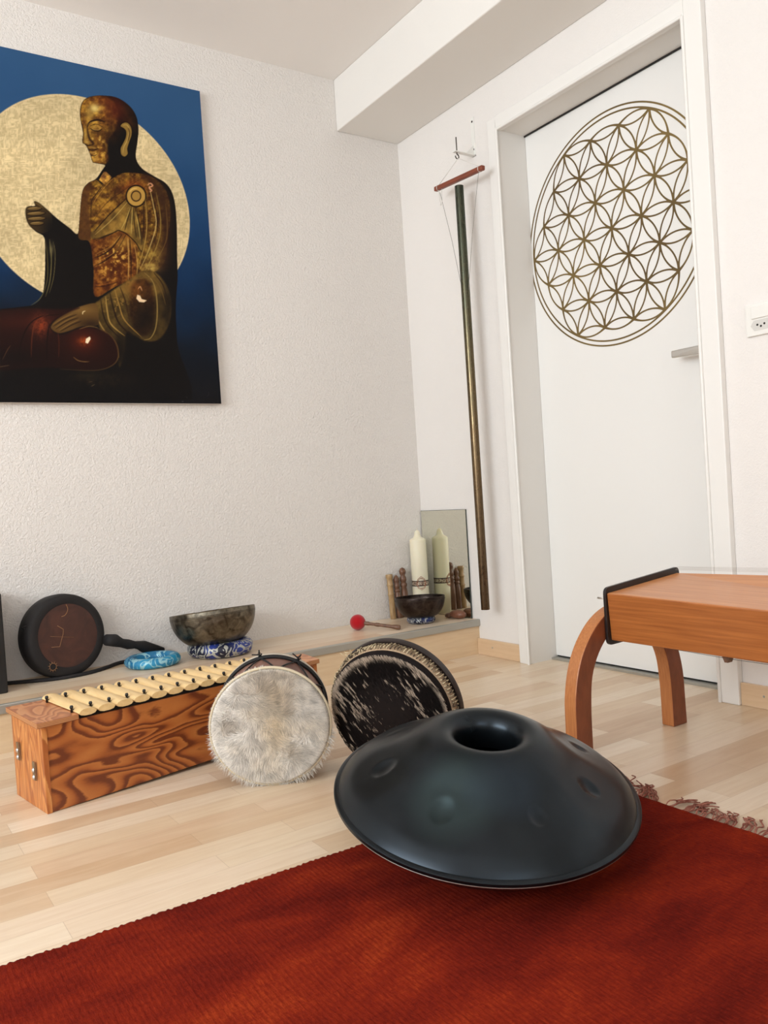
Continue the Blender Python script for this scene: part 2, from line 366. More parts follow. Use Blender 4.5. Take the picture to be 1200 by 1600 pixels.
# ------------------------------------------------------------------ painting
PX0, PX1, PZ0, PZ1 = -1.76, -.8955, 1.031, 2.173
H8 = (1051.8133468948965, -72.54712093089677, 1805.1436943836522, 242.00408132995724, -976.580200919117, 2525.3612855273864, 0.155006193461105, -0.0060651752797699155)
class Art:
    """paints colours onto a fine grid of canvas points; drawing units run over the visible canvas"""
    def __init__(s):
        s.nx, s.nz = 470, 620
        X, Z = np.meshgrid(np.linspace(PX0, PX1, s.nx), np.linspace(PZ0, PZ1, s.nz)); s.X, s.Z = X.ravel(), Z.ravel()
        w = H8[6]*s.X+H8[7]*s.Z+1; s.a = (H8[0]*s.X+H8[1]*s.Z+H8[2])/w; s.b = (H8[3]*s.X+H8[4]*s.Z+H8[5])/w
        s.c = np.zeros((len(s.X), 3))
    def vn(s, sx, sy, seed, oct=3):
        out = 0; amp = 1; tot = 0
        for o in range(oct):
            r = np.random.default_rng(seed+o*17).random((64, 64)); u = s.a/sx*2**o; v = s.b/sy*2**o
            i, j = np.floor(u).astype(int), np.floor(v).astype(int); fu, fv = u-i, v-j; fu = fu*fu*(3-2*fu); fv = fv*fv*(3-2*fv)
            g = lambda p, q: r[p % 64, q % 64]
            out = out + amp*((g(i,j)*(1-fu)+g(i+1,j)*fu)*(1-fv)+(g(i,j+1)*(1-fu)+g(i+1,j+1)*fu)*fv); tot += amp; amp *= .55
        return out/tot
    def mask(s, poly, smooth=True, soft=2.2):
        if smooth: poly = catmull(poly, 5, True)
        P = np.array(poly); lo = P.min(0)-soft*2; hi = P.max(0)+soft*2
        ix = np.where((s.a > lo[0]) & (s.a < hi[0]) & (s.b > lo[1]) & (s.b < hi[1]))[0]
        a, b = s.a[ix], s.b[ix]; ins = np.zeros(len(ix), bool); d2 = np.full(len(ix), 1e9)
        for k in range(len(P)):
            x0, y0 = P[k]; x1, y1 = P[(k+1) % len(P)]
            c = ((y0 > b) != (y1 > b))
            if y1 != y0: ins ^= c & (a < (x1-x0)*(b-y0)/(y1-y0)+x0)
            dx, dy = x1-x0, y1-y0; L = dx*dx+dy*dy+1e-9; t = np.clip(((a-x0)*dx+(b-y0)*dy)/L, 0, 1)
            d2 = np.minimum(d2, (a-x0-t*dx)**2+(b-y0-t*dy)**2)
        sd = np.sqrt(d2)*np.where(ins, 1, -1); m = np.zeros(len(s.a)); m[ix] = np.clip(.5+sd/soft, 0, 1); return m
    def put(s, m, col):
        col = np.array(col, float); 
        if col.ndim == 1: col = col[None, :]
        s.c = s.c*(1-m[:, None])+col*m[:, None]
    def line(s, pts, w, col, al=1, soft=None, sm=True):
        if sm and len(pts) > 2: pts = catmull(pts, 5)
        soft = soft or 2.5; P = np.array(pts); lo = P.min(0)-w-soft*2; hi = P.max(0)+w+soft*2
        ix = np.where((s.a > lo[0]) & (s.a < hi[0]) & (s.b > lo[1]) & (s.b < hi[1]))[0]; a, b = s.a[ix], s.b[ix]; d = np.full(len(ix), 1e9); n = len(P)
        for k in range(n-1):
            x0, y0 = P[k]; x1, y1 = P[k+1]; dx, dy = x1-x0, y1-y0; L = dx*dx+dy*dy+1e-9; t = np.clip(((a-x0)*dx+(b-y0)*dy)/L, 0, 1)
            tt = (k+t)/(n-1); ww = w/2*(1-.75*np.abs(2*tt-1)**3)
            d = np.minimum(d, np.hypot(a-x0-t*dx, b-y0-t*dy)-ww)
        m = np.zeros(len(s.a)); m[ix] = np.clip(.5-d/soft, 0, 1)*al; s.put(m, col)
    def blob(s, x, y, rx, ry, col, al, rot=0, tex=None, clip=None):
        c, q = math.cos(rot), math.sin(rot); u = ((s.a-x)*c+(s.b-y)*q)/rx; v = (-(s.a-x)*q+(s.b-y)*c)/ry
        m = np.exp(-(u*u+v*v))*al
        if tex is not None: m = m*tex
        if clip is not None: m = m*clip
        s.put(m, col)
def paint():
    A = Art(); B = A.b; lerp = lambda t, c0, c1: np.array(c0)[None]*(1-t[:, None])+np.array(c1)[None]*t[:, None]
    # sky
    zz = (PZ1-A.Z)/(PZ1-PZ0); n = A.vn(260, 200, 1); keys = [0, .2, .45, .62, .8, 1]
    cols = np.array([(48, 84, 124), (40, 76, 116), (26, 60, 100), (16, 42, 74), (16, 22, 32), (17, 17, 21)], float)
    sky = np.stack([np.interp(zz+(n-.5)*.18, keys, cols[:, i]) for i in range(3)], 1)
    # darker towards lower middle
    A.c = sky
    # moon
    mx, mz, mr = -1.325, 1.707, .357; d = np.hypot(A.X-mx, A.Z-mz)
    t1 = A.vn(26, 9, 3, 2); t2 = A.vn(9, 26, 4, 2); t3 = A.vn(14, 14, 5, 3); big = A.vn(120, 120, 6)
    st = np.clip((np.maximum(np.abs(t1-.5), np.abs(t2-.5))*3.2), 0, 1)
    mc = lerp(np.clip(.25+.9*st*(.4+t3), 0, 1), (174, 152, 110), (222, 200, 152)); mc = mc*(.9+.2*big)[:, None]
    A.put(np.clip(.5-(d-mr)/.003, 0, 1), mc)
    A.put(np.clip(1-np.abs(d-mr+.003)/.003, 0, 1)*.5, (226, 202, 156))
    DK = (26, 21, 19)
    # silhouette
    sil = [(333,300),(345,262),(375,243),(430,238),(490,248),(540,282),(568,325),(577,380),(573,430),(566,495),(590,540),(640,573),(690,603),(718,645),(732,710),(737,800),(738,900),(740,1000),(733,1100),(735,1200),(745,1300),(800,1480),(700,1510),(0,1520),(-300,1500),(-300,1180),(-80,1135),(0,1128),(90,1118),(145,1108),(176,1070),(186,1000),(188,900),(184,830),(150,806),(120,775),(108,745),(110,715),(120,700),(146,697),(142,680),(160,684),(195,712),(240,752),(290,790),(322,815),(330,770),(336,690),(345,632),(368,602),(400,585),(425,550),(432,540),(436,528),(400,520),(385,514),(374,480),(358,446),(343,432),(346,390),(336,345)]
    SIL = A.mask(sil); A.put(SIL, DK)
    g1 = A.vn(16, 16, 11, 4); g2 = A.vn(34, 34, 12, 4); g3 = A.vn(8, 8, 13, 3)
    gold = lerp(np.clip((g1-.3)*2.2, 0, 1), (96, 58, 26), (190, 146, 58)); gold = gold*(.7+.6*g3)[:, None]
    rust = lerp(np.clip((g2*.5+g1*.5-.3)*2.4, 0, 1), (74, 32, 16), (150, 88, 34)); olive = lerp(np.clip((g2-.25)*2, 0, 1), (84, 66, 34), (140, 112, 56))
    fl = np.clip((g1-.5)*7, 0, 1)*np.clip((g3-.4)*5, 0, 1)
    # head
    face = A.mask([(334,302),(345,264),(375,245),(425,240),(470,262),(492,320),(478,380),(452,420),(448,470),(452,505),(436,524),(400,519),(386,511),(375,478),(360,446),(345,430),(348,392),(337,345)], soft=10)*SIL
    skull = A.mask([(400,240),(470,242),(530,275),(560,330),(562,372),(505,368),(470,420),(440,380),(430,300)], soft=60)*SIL
    A.put(skull*.75, rust*.62); A.put(face, gold)
    A.blob(385, 420, 45, 90, (150, 118, 50), .35, clip=face)
    A.blob(478, 296, 42, 62, (88, 34, 20), .8, clip=SIL); A.blob(470, 430, 34, 70, (40, 22, 14), .95, clip=face); A.blob(440, 260, 60, 26, (120, 62, 28), .5, clip=face)
    A.blob(394, 292, 22, 18, (240, 222, 150), .85); A.blob(372, 318, 22, 30, (186, 158, 84), .6, clip=face); A.blob(425, 290, 14, 12, (206, 166, 84), .5)
    A.blob(412, 470, 22, 40, (216, 176, 90), .75, tex=fl, clip=face); A.blob(400, 430, 30, 60, (226, 196, 120), .7, tex=fl, clip=face)
    # brow, eyes, nose, mouth
    A.line([(362,372),(372,352),(392,342),(415,340),(438,350)], 8, (46, 26, 14), .95); A.line([(340,352),(344,372),(347,392)], 5, (60, 36, 18), .8)
    A.line([(364,362),(380,350),(400,347),(425,352)], 3, (196, 160, 84), .6)
    A.blob(398, 370, 22, 9, (150, 118, 62), .55); A.blob(404, 392, 24, 7, (60, 38, 20), .5, clip=face); A.line([(374,374),(392,384),(412,386),(426,377)], 4, (30, 18, 12), .95); A.line([(376,366),(392,358),(412,360),(426,370)], 3, (60, 38, 20), .8)
    A.line([(384,379),(400,382),(416,380)], 2, (210, 184, 120), .7)
    A.line([(364,372),(366,395),(374,420),(388,436),(384,446)], 9, (52, 30, 18), .9, soft=6); A.blob(356, 405, 7, 30, (196, 164, 86), .8, clip=SIL); A.blob(362, 432, 12, 8, (200, 166, 92), .8, clip=SIL)
    A.line([(352,440),(366,446),(384,444)], 5, (34, 20, 14), .9)
    A.line([(366,462),(382,466),(396,464),(410,458)], 4, (34, 20, 14), .95); A.line([(368,455),(384,455),(402,458)], 6, (158, 126, 66), .8); A.line([(372,474),(386,477),(402,472)], 8, (172, 136, 70), .85)
    A.line([(378,488),(392,489),(404,484)], 4, (50, 30, 18), .8); A.blob(398, 504, 18, 10, (196, 156, 74), .8, clip=face)
    # ear
    ear = [(503,366),(512,354),(530,352),(545,370),(548,400),(538,432),(530,460),(532,480),(520,492),(506,484),(503,460),(512,440),(524,414),(526,388),(516,374)]
    A.put(A.mask([(x-3, y) for x, y in ear], soft=10)*.9, (24, 16, 12)); A.put(A.mask(ear), (150, 122, 64)); A.line([(512,362),(530,362),(538,385),(530,425),(516,452),(512,478)], 4, (196, 168, 104), .8); A.line([(534,372),(540,396),(532,430)], 5, (70, 48, 26), .7)
    # collar and chest
    A.put(A.mask([(425,600),(412,590),(432,556),(442,556),(466,578),(444,606),(436,612)], False), gold*1.0+20)
    torso = A.mask([(342,640),(368,604),(402,590),(428,608),(470,582),(520,560),(600,566),(655,592),(694,640),(710,720),(700,830),(680,940),(610,990),(560,1000),(480,1035),(396,1075),(390,960),(374,850),(334,838),(326,800),(336,700)], soft=4)*SIL
    A.put(torso, gold*.8)
    A.put(A.mask([(342,640),(368,604),(376,620),(368,700),(378,800),(374,850),(334,838),(326,800)], soft=8)*torso*.8, (88, 56, 30))
    A.put(A.mask([(374,850),(420,830),(520,800),(566,820),(562,1000),(480,1035),(396,1075),(390,960)], soft=6)*torso*.75, rust*.95)
    A.put(A.mask([(600,566),(655,592),(694,640),(712,720),(712,880),(690,960),(650,960),(668,800),(660,700),(630,620)], soft=40)*SIL*.85, (62, 38, 24))
    A.blob(480, 900, 60, 55, (226, 190, 100), 1, tex=fl, clip=torso); A.blob(470, 960, 55, 60, (210, 168, 84), 1, tex=fl, clip=torso); A.blob(450, 720, 70, 60, (196, 150, 66), .8, tex=np.clip(g1*1.3, 0, 1), clip=torso)
    A.blob(560, 620, 50, 30, (158, 84, 36), .7, clip=torso); A.blob(410, 640, 26, 30, (206, 164, 80), .7, tex=fl, clip=torso); A.blob(520, 850, 60, 30, (190, 152, 72), .6, clip=torso)
    # sash band
    A.put(A.mask([(540,660),(560,690),(500,790),(440,825),(385,835),(384,805),(450,745)], soft=4)*torso*.85, olive*1.15)
    A.line([(530,664),(455,735),(392,806)], 5, (44, 26, 14), .9); A.line([(545,692),(490,790),(430,826),(386,838)], 4, (40, 24, 14), .85); A.line([(536,676),(470,752),(396,818)], 3, (206, 182, 110), .7)
    A.line([(430,610),(400,650),(382,680),(378,760)], 4, (54, 32, 18), .9); A.line([(600,575),(520,630),(440,690),(384,770)], 3, (70, 42, 22), .7); A.line([(470,585),(440,615),(405,660),(388,690)], 3, (206, 160, 76), .6)
    # draped knot cloth
    kn = A.mask([(540,690),(556,700),(576,760),(590,812),(602,850),(588,885),(568,850),(532,812),(500,800),(430,822),(400,836),(470,795),(515,740)], False, 3)
    A.put(kn, olive*1.2)
    for p in ([(548,700),(530,760),(520,800)], [(556,705),(560,770),(568,830)], [(562,705),(585,790),(590,850)]): A.line(p, 4, (52, 36, 18), .85)
    for p in ([(543,706),(522,762),(505,795)], [(552,705),(548,770),(548,815)], [(566,720),(578,790),(584,835)]): A.line(p, 3, (206, 184, 110), .75)
    A.line([(400,842),(450,822),(488,802),(500,802),(528,816),(566,852),(590,888),(604,852)], 4, (26, 18, 12), .95)
    A.line([(508,818),(470,870),(430,900),(392,915)], 5, (44, 26, 14), .9); A.line([(526,815),(490,880),(440,925),(394,948)], 5, (52, 30, 16), .9); A.line([(500,822),(460,868),(400,898)], 3, (196, 160, 80), .6); A.line([(520,830),(480,890),(396,936)], 3, (186, 146, 70), .6)
    A.line([(532,830),(536,920),(534,1010)], 4, (210, 176, 104), .75); A.line([(540,832),(546,920),(545,1005)], 5, (48, 28, 16), .85); A.line([(560,862),(572,930),(570,990)], 4, (206, 170, 96), .7)
    A.line([(394,1035),(440,1032),(490,1015)], 4, (60, 30, 16), .8); A.line([(394,1028),(440,1024),(486,1008)], 2, (196, 130, 60), .6)
    # medallion
    for rr, c in ((44, (40, 26, 14)), (38, (186, 150, 80)), (22, (70, 46, 24)), (17, (168, 134, 70))):
        d2 = np.hypot((A.a-567), (A.b-657)*.93); A.put(np.clip(.5-(d2-rr)/2.5, 0, 1), c)
    A.line([(540,640),(552,628),(572,624)], 4, (226, 200, 132), .7)
    # shoulder cape folds
    for p, c, w in (([(618,600),(640,700),(650,780),(620,880),(585,960)], (212, 190, 126), 4), ([(604,660),(612,760),(604,850),(575,960)], (176, 146, 78), 5), ([(650,640),(668,740),(664,830),(630,920),(600,975)], (150, 126, 66), 5), ([(690,690),(697,780),(690,850),(650,930)], (120, 92, 50), 4), ([(632,640),(655,740),(652,820),(612,910)], (48, 30, 18), 5), ([(596,680),(600,760),(590,860)], (52, 34, 18), 5)): A.line(p, w, c, .8)
    A.blob(630, 905, 40, 60, (176, 150, 78), .75, tex=np.clip(g1*1.5, 0, 1)); A.blob(622, 955, 34, 22, (210, 186, 112), .7, tex=np.clip(g1*1.5, 0, 1)); A.blob(630, 760, 16, 60, (196, 164, 88), .5, tex=fl)
    A.line([(614,612),(626,604),(636,614),(622,622),(632,634),(622,640)], 6, (214, 160, 124), .9)
    # big sleeve
    slv = A.mask([(392,1112),(420,1085),(470,1050),(540,1004),(600,968),(650,978),(688,1020),(712,1090),(706,1180),(668,1250),(612,1262),(560,1238),(528,1225),(520,1300),(500,1370),(486,1330),(452,1260),(420,1215),(404,1170)], soft=8)
    A.put(slv, olive*.88); A.blob(560, 1020, 90, 40, (170, 132, 66), .7, tex=np.clip(g1*1.6, 0, 1), clip=slv); A.blob(500, 1300, 60, 90, (26, 20, 17), .9)
    inn = A.mask([(545,1060),(560,1015),(600,1000),(630,1030),(645,1100),(640,1190),(608,1238),(568,1215),(540,1150)], soft=16); A.put(inn*.75, rust*.55); A.blob(570, 1050, 34, 34, (150, 96, 40), .7, tex=np.clip(g1*1.5, 0, 1))
    A.blob(600, 1170, 60, 70, (26, 20, 17), .8); A.blob(700, 1120, 30, 110, (26, 20, 17), .75, clip=slv); A.blob(480, 1110, 60, 50, (190, 150, 76), .6, tex=fl, clip=slv)
    for p, c, w in (([(600,975),(640,1020),(655,1110),(650,1200),(628,1248),(600,1256)], (158, 134, 78), 5), ([(560,1005),(630,998),(668,1040),(690,1110)], (120, 94, 50), 4), ([(395,1112),(408,1170),(440,1225),(480,1270),(496,1330)], (164, 136, 78), 5), ([(440,1075),(446,1130),(462,1190),(520,1240)], (176, 146, 82), 6), ([(478,1046),(496,1110),(520,1175),(590,1245)], (168, 134, 70), 5), ([(420,1090),(430,1150),(452,1200),(510,1260)], (44, 30, 18), 6), ([(458,1062),(474,1130),(498,1190),(556,1245)], (46, 30, 18), 7), ([(500,1036),(524,1100),(540,1180)], (60, 38, 20), 5), ([(640,975),(680,1030),(700,1110)], (52, 36, 22), 5)): A.line(p, w, c, .85)
    A.put(A.mask([(572,1068),(584,1072),(590,1086),(612,1092),(600,1100),(580,1098),(568,1084)], False), (232, 206, 170)); A.line([(575,1045),(584,1035),(592,1052)], 5, (210, 160, 110), .8)
    # resting hand
    hand = A.mask([(212,1200),(240,1168),(300,1132),(350,1112),(396,1104),(408,1130),(412,1180),(400,1196),(340,1200),(290,1218),(250,1228),(222,1218)], soft=5)
    A.put(hand, (104, 78, 42)); A.blob(340, 1130, 60, 18, (136, 106, 58), .8, clip=hand); A.blob(380, 1190, 50, 20, (50, 34, 22), .8, clip=hand)
    for p in ([(222,1200),(270,1170),(320,1150)], [(232,1212),(280,1182),(326,1164)], [(250,1222),(300,1194),(340,1178)]): A.line(p, 4, (50, 34, 20), .9)
    for p in ([(220,1192),(262,1166),(305,1146)], [(230,1206),(276,1176),(318,1158)], [(246,1217),(294,1188),(330,1172)]): A.line(p, 3, (150, 120, 68), .7)
    A.line([(344,1150),(346,1140),(356,1136)], 4, (226, 206, 160), .9)
    # raised hand
    A.put(A.mask([(106,712),(118,700),(146,700),(142,680),(160,684),(188,706),(215,735),(214,790),(180,812),(150,803),(122,780),(108,745)], soft=4), (72, 56, 34)); A.blob(215, 790, 40, 50, (26, 22, 20), .95, clip=SIL)
    for (x0, y0, x1, y1) in ((112,712,176,708), (112,733,190,728), (114,754,192,750), (124,773,186,770)):
        A.line([(x0,y0),(x1,y1)], 20, (44, 32, 20), .9, sm=False); A.line([(x0+2,y0-1),(x1-6,y1-1)], 13, (120, 96, 56), .95, sm=False); A.line([(x0+5,y0-4),(x1-20,y1-4)], 4, (164, 138, 88), .8, sm=False)
    A.line([(146,684),(162,692),(180,708)], 9, (100, 80, 46), .9)
    # hanging sleeve
    for p, c, w in (([(190,830),(198,920),(196,1010),(170,1080),(130,1112)], (108, 98, 58), 4), ([(206,836),(214,920),(208,1010),(190,1075)], (140, 128, 80), 4), ([(222,848),(230,900),(224,990),(206,1060)], (134, 122, 78), 3), ([(200,840),(206,930),(202,1010),(180,1078)], (20, 18, 16), 4)): A.line(p, w, c, .8)
    A.blob(214, 880, 10, 26, (170, 160, 112), .5)
    # legs and knee
    leg = A.mask([(-300,1200),(-80,1140),(0,1132),(120,1124),(250,1128),(330,1122),(290,1140),(230,1172),(208,1200),(230,1228),(270,1232),(340,1206),(410,1212),(470,1245),(494,1310),(470,1360),(380,1384),(200,1372),(0,1384),(-300,1400)], soft=10)
    A.put(leg*.95, (46, 22, 17)); A.blob(120, 1180, 190, 40, (78, 36, 24), .6, clip=leg); A.blob(170, 1195, 34, 46, (160, 76, 42), .8, tex=np.clip(g3*1.6, 0, 1), clip=leg); A.blob(60, 1330, 160, 40, (26, 18, 16), .7)
    A.blob(350, 1262, 66, 52, (84, 34, 18), .9, clip=leg); A.blob(352, 1262, 26, 18, (176, 88, 36), .85, tex=np.clip(g3*1.6, 0, 1)); A.put(A.mask([(358,1252),(374,1242),(378,1252),(366,1272),(356,1268)], False), (236, 220, 190))
    A.line([(256,1150),(170,1160),(120,1195),(90,1260),(80,1330)], 5, (30, 16, 12), .8); A.line([(200,1150),(150,1180),(134,1240),(130,1330)], 4, (128, 66, 36), .6); A.line([(205,1190),(196,1260),(194,1340)], 6, (30, 16, 12), .8); A.line([(240,1215),(246,1270),(244,1330)], 4, (110, 56, 30), .5)
    A.line([(306,1328),(325,1342),(350,1347),(372,1347)], 3, (186, 150, 90), .7); A.line([(400,1206),(450,1228),(486,1275),(492,1330),(462,1366),(390,1384),(250,1378)], 5, (104, 78, 44), .75); A.line([(330,1212),(370,1200),(410,1206)], 4, (150, 116, 66), .7)
    A.line([(10,1340),(30,1300),(44,1280)], 3, (120, 90, 60), .6); A.line([(-20,1372),(40,1362)], 3, (150, 130, 96), .6)
    A.blob(420, 1425, 110, 26, (96, 74, 44), .5, tex=np.clip(g1*1.8-.3, 0, 1)); A.blob(365, 1405, 60, 12, (70, 60, 34), .4)
    A.line([(380,1450),(395,1442)], 3, (170, 150, 100), .8); A.line([(370,1432),(385,1430)], 3, (150, 120, 80), .7)
    # signature scribble
    A.line([(700,1492),(730,1484),(760,1496),(790,1490)], 2, (64, 62, 60), .5); A.line([(860,1492),(870,1484),(868,1472)], 2, (110, 110, 110), .6); A.line([(758,1513),(764,1513)], 3, (180, 180, 176), .8); A.line([(776,1494),(782,1498)], 3, (150, 150, 150), .7)
    # dark fade of the paint towards the foot of the picture
    A.put(np.clip((A.b-1330)/160, 0, 1)*.55, (24, 22, 24))
    fig = np.clip(SIL+0, 0, 1)[:, None]; x_ = np.clip(A.c, 0, 255)/255; x_ = x_*(1-fig)+fig*np.clip(x_, 1e-4, 1)**1.22*1.04; A.c = x_*255
    cl = np.clip(A.c, 0, 255)/255; return A, np.where(cl <= .04045, cl/12.92, ((cl+.055)/1.055)**2.4)
pt = empty('painting', ((PX0+PX1)/2, 0, PZ0), 'large canvas painting of a seated golden monk before a pale moon', 'painting')
A, lin = paint(); cx = (PX0+PX1)/2
me = bpy.data.meshes.new('painted_face'); nx, nz = A.nx, A.nz
vv = np.stack([A.X-cx, np.full(len(A.X), -.0262), A.Z-PZ0], 1); i, j = np.meshgrid(np.arange(nx-1), np.arange(nz-1)); i = i.ravel(); j = j.ravel()
ff = np.stack([j*nx+i, j*nx+i+1, (j+1)*nx+i+1, (j+1)*nx+i], 1)
me.from_pydata(vv.tolist(), [], ff.tolist()); at = me.color_attributes.new('paint', 'FLOAT_COLOR', 'POINT')
at.data.foreach_set('color', np.concatenate([lin, np.ones((len(lin), 1))], 1).astype(np.float32).ravel())
k = NM('oil paint', rough=.6, spec=.12); a_ = k.n('ShaderNodeVertexColor'); a_.layer_name = 'paint'; k.col(a_.outputs[0]); k.bump(k.noise(k.coord(), 120, 3), .12, .001); me.materials.append(k.m)
o = bpy.data.objects.new('painted_face', me); COL.objects.link(o); o.parent = pt
w_ = (PX1-PX0)/2
bevel(G().box(-w_, w_, -.026, -.003, 0, PZ1-PZ0).obj('canvas_edge', plain('bare white canvas', (226, 222, 216), .8), pt), .0015)

# ------------------------------------------------------------------ tubular chime with bracket
br = empty('wall_bracket', (0, -.49, 1.92), 'white angle bracket screwed to the wall above the long brass tube', 'bracket')
g = G().box(-.003, 0, -.009, .009, -.005, .14).box(-.1, 0, -.009, .009, -.005, -.002); g.hexa([(-.045, -.0015, -.002), (-.003, -.0015, -.002), (-.003, .0015, -.002), (-.045, .0015, -.002)], [(-.004, -.0015, .035), (-.003, -.0015, .035), (-.003, .0015, .035), (-.004, .0015, .035)])
g.obj('angle', M['white_plastic'], br)
g = G()
dsc = plain('dark screw', (70, 62, 58), .4, .8)
for z in (.125, .02): G().lathe([(0, .002), (.003, .0015), (.0042, 0)], 12, T=Matrix.Translation((-.003, 0, z)) @ Matrix.Rotation(-PI/2, 4, 'Y')).obj('screw', dsc, br)
g = G(); g.tube([(-.086, 0, .052), (-.086, 0, -.012)], .0022, 8)
g.tube([(-.086+.008*math.sin(t), 0, -.02+.008*math.cos(t)) for t in np.linspace(0, 4.9, 16)], .0022, 8); g.obj('hook', plain('dark hook', (86, 80, 74), .35, .8), br, True)
XT, YT = -.086, -.49
barr = empty('chime_hanger', (XT, YT, 1.817), 'red-brown wooden hanger bar hanging by white cord from the wall bracket', 'hanger', rot=(math.radians(3.6), 0, 0))
o = G().box(-.009, .009, -.142, .142, -.009, .009).obj('wooden_bar', M['red_bar'], barr); bevel(o, .004); 
g = G(); hook = (0, 0, .075)
g.tube([(0, .122, .009), hook], .0011, 6); g.tube([(0, -.122, .009), hook], .0011, 6)
for y in (.122, -.122): g.tube([(.0102*math.cos(t), y, .0102*math.sin(t)) for t in np.linspace(0, 2*PI, 13)], .0012, 6)
g.obj('cord', M['white_cord'], barr, True)
g = G().tube([(-.002, .118, -.009), (-.002, .113, -.05), (-.002, .106, -.065), (-.002, .099, -.058), (-.002, .1, -.009)], .0011, 6); g.lathe([(0, -.004), (.004, 0), (0, .004)], 10, T=Matrix.Translation((-.002, .107, -.066)))
g.obj('cord_loop', M['white_cord'], barr, True)
tb = empty('tubular_chime', (XT, YT, .2), 'long brass tube hanging down the wall beside the door', 'chime')
k = NM('patinated brass', metal=1, rough=.27); c = k.coord(); sp = k.n('ShaderNodeSeparateXYZ'); k.l(c, sp.inputs[0])
zf = k.math('ADD', sp.outputs[2], k.math('MULTIPLY', k.noise(k.coord(scale=(12, 12, 5)), 4, 4), .5))
k.col(k.ramp(k.math('MULTIPLY', zf, .5), [(.1, srgb(96, 78, 60)), (.45, srgb(112, 94, 70)), (.62, srgb(104, 94, 72)), (.76, srgb(84, 86, 72)), (.95, srgb(74, 80, 70))])); k.rough(k.ramp(k.noise(k.coord(scale=(30, 30, 8)), 4, 5), [(.3, (.22,)*3+(1,)), (.7, (.36,)*3+(1,))]))
g = G().lathe([(.0145, 0), (.0165, 0), (.0165, 1.59), (.0145, 1.59)], 40, closed=True); g.obj('tube', k.m, tb, True, angle=40)
zt = 1.20
g = G()
for s_ in (1, -1): g.tube([(0, s_*.115, 1.605), (0, s_*.06, zt+.2), (0, s_*.0175, zt)], .0009, 6)
g.obj('suspension_cord', plain('thin grey cord', (150, 144, 136), .7), tb, True)

# ------------------------------------------------------------------ mirror and candle corner
ZL = .1385
mi = empty('mirror', (-.009, -.1565, ZL), 'frameless mirror leaning on the wall in the corner behind the white candle', 'mirror', rot=(0, math.radians(.5), 0))
G().box(-.0004, .0, -.1505, .1505, .002, .4385).obj('mirror_glass', NM('silvered mirror', srgb(232, 232, 220), .03, 1).m, mi)
bevel(G().box(.0002, .0045, -.152, .152, 0, .44).obj('glass_edge', plain('dark mirror edge', (58, 66, 62), .25), mi), .0005)
def candle():
    r = empty('pillar_candle', (-.066, -.052, ZL), 'tall cream pillar candle with a patterned dark band standing in the corner', 'candle')
    k = NM('cream wax', srgb(238, 230, 204), .42); k.b.inputs['Subsurface Weight'].default_value = .25; k.b.inputs['Subsurface Radius'].default_value = (.02, .015, .008); k.b.inputs['Subsurface Scale'].default_value = .5
    prof = [(0, 0), (.033, 0), (.0345, .002), (.0345, .316), (.0335, .3205), (.029, .3245), (.019, .330), (.0145, .336), (.0125, .345), (.0105, .353), (.006, .359), (0, .361)]
    G().lathe(prof, 48).obj('wax_body', k.m, r, True, angle=50)
    G().tube([(0, 0, .362), (.001, 0, .370)], .0012, 6).obj('wick', plain('wick', (228, 220, 200), .8), r)
    db = plain('dark brown band', (62, 44, 34), .5); g = G(); z0 = .128
    for z in (z0, z0+.019): g.lathe([(.0348, z-.0022), (.0355, z-.0022), (.0355, z+.0022), (.0348, z+.0022)], 48)
    g.obj('dark_band', db, r, True, angle=50)
    k = NM('band pattern', rough=.5); n = k.noise(k.coord(scale=(60, 60, 130)), 3.2, 2, .5); k.col(k.ramp(n, [(.42, srgb(96, 66, 52)), (.5, srgb(206, 190, 166))], 'CONSTANT'))
    G().lathe([(.0346, z0+.002), (.0350, z0+.002), (.0350, z0+.017), (.0346, z0+.017)], 48).obj('pattern_band', k.m, r, True, angle=50)
    # octagonal copper ornament facing the room
    ang = math.radians(-118); oct_ = [(-.021, 0), (-.014, .019), (0, .030), (.014, .019), (.021, 0), (.014, -.019), (0, -.027), (-.014, -.019)]
    g = G()
    for sc in (1, .82):
        pts = []
        for i in range(8):
            a, b = oct_[i], oct_[(i+1) % 8]
            for t in (0, .5):
                u = (a[0]*(1-t)+b[0]*t)*sc; v = (a[1]*(1-t)+b[1]*t)*sc; th = ang+u/.0345; pts.append((.0358*math.cos(th), .0358*math.sin(th), z0+.0095+v))
        g.tube(pts, .0009, 6, closed=True)
    for v in (.02, -.019):
        pts = [(.0358*math.cos(ang+u/.0345), .0358*math.sin(ang+u/.0345), z0+.0095+v) for u in (-.006, 0, .006)]; g.tube(pts, .0009, 6)
    g.obj('ornament', plain('copper wax relief', (170, 112, 84), .45, .3), r, True)
candle()
def stick(loc, lean, H, prof, mat, label, name='turned_stick'):
    o = G().lathe([(0, 0)]+[(r_, z*H) for r_, z in prof]+[(0, prof[-1][1]*H)], 24).obj(name, mat, None, True, angle=50)
    o.location = loc; o.rotation_euler = (lean, 0, 0); return tag(o, label, 'stick', 'turned wooden sticks leaning by the candle')
p1 = [(.012, 0), (.0125, .02), (.0118, .3), (.0115, .52), (.0135, .54), (.0135, .56), (.0115, .58), (.0115, .73), (.014, .75), (.014, .77), (.0115, .79), (.012, .9), (.0145, .93), (.0145, .99), (.013, 1.0)]
p2 = [(.0125, 0), (.014, .03), (.0135, .5), (.010, .6), (.013, .62), (.013, .65), (.009, .68), (.0125, .72), (.0125, .76), (.009, .80), (.012, .85), (.0125, .9), (.008, .96), (.003, 1)]
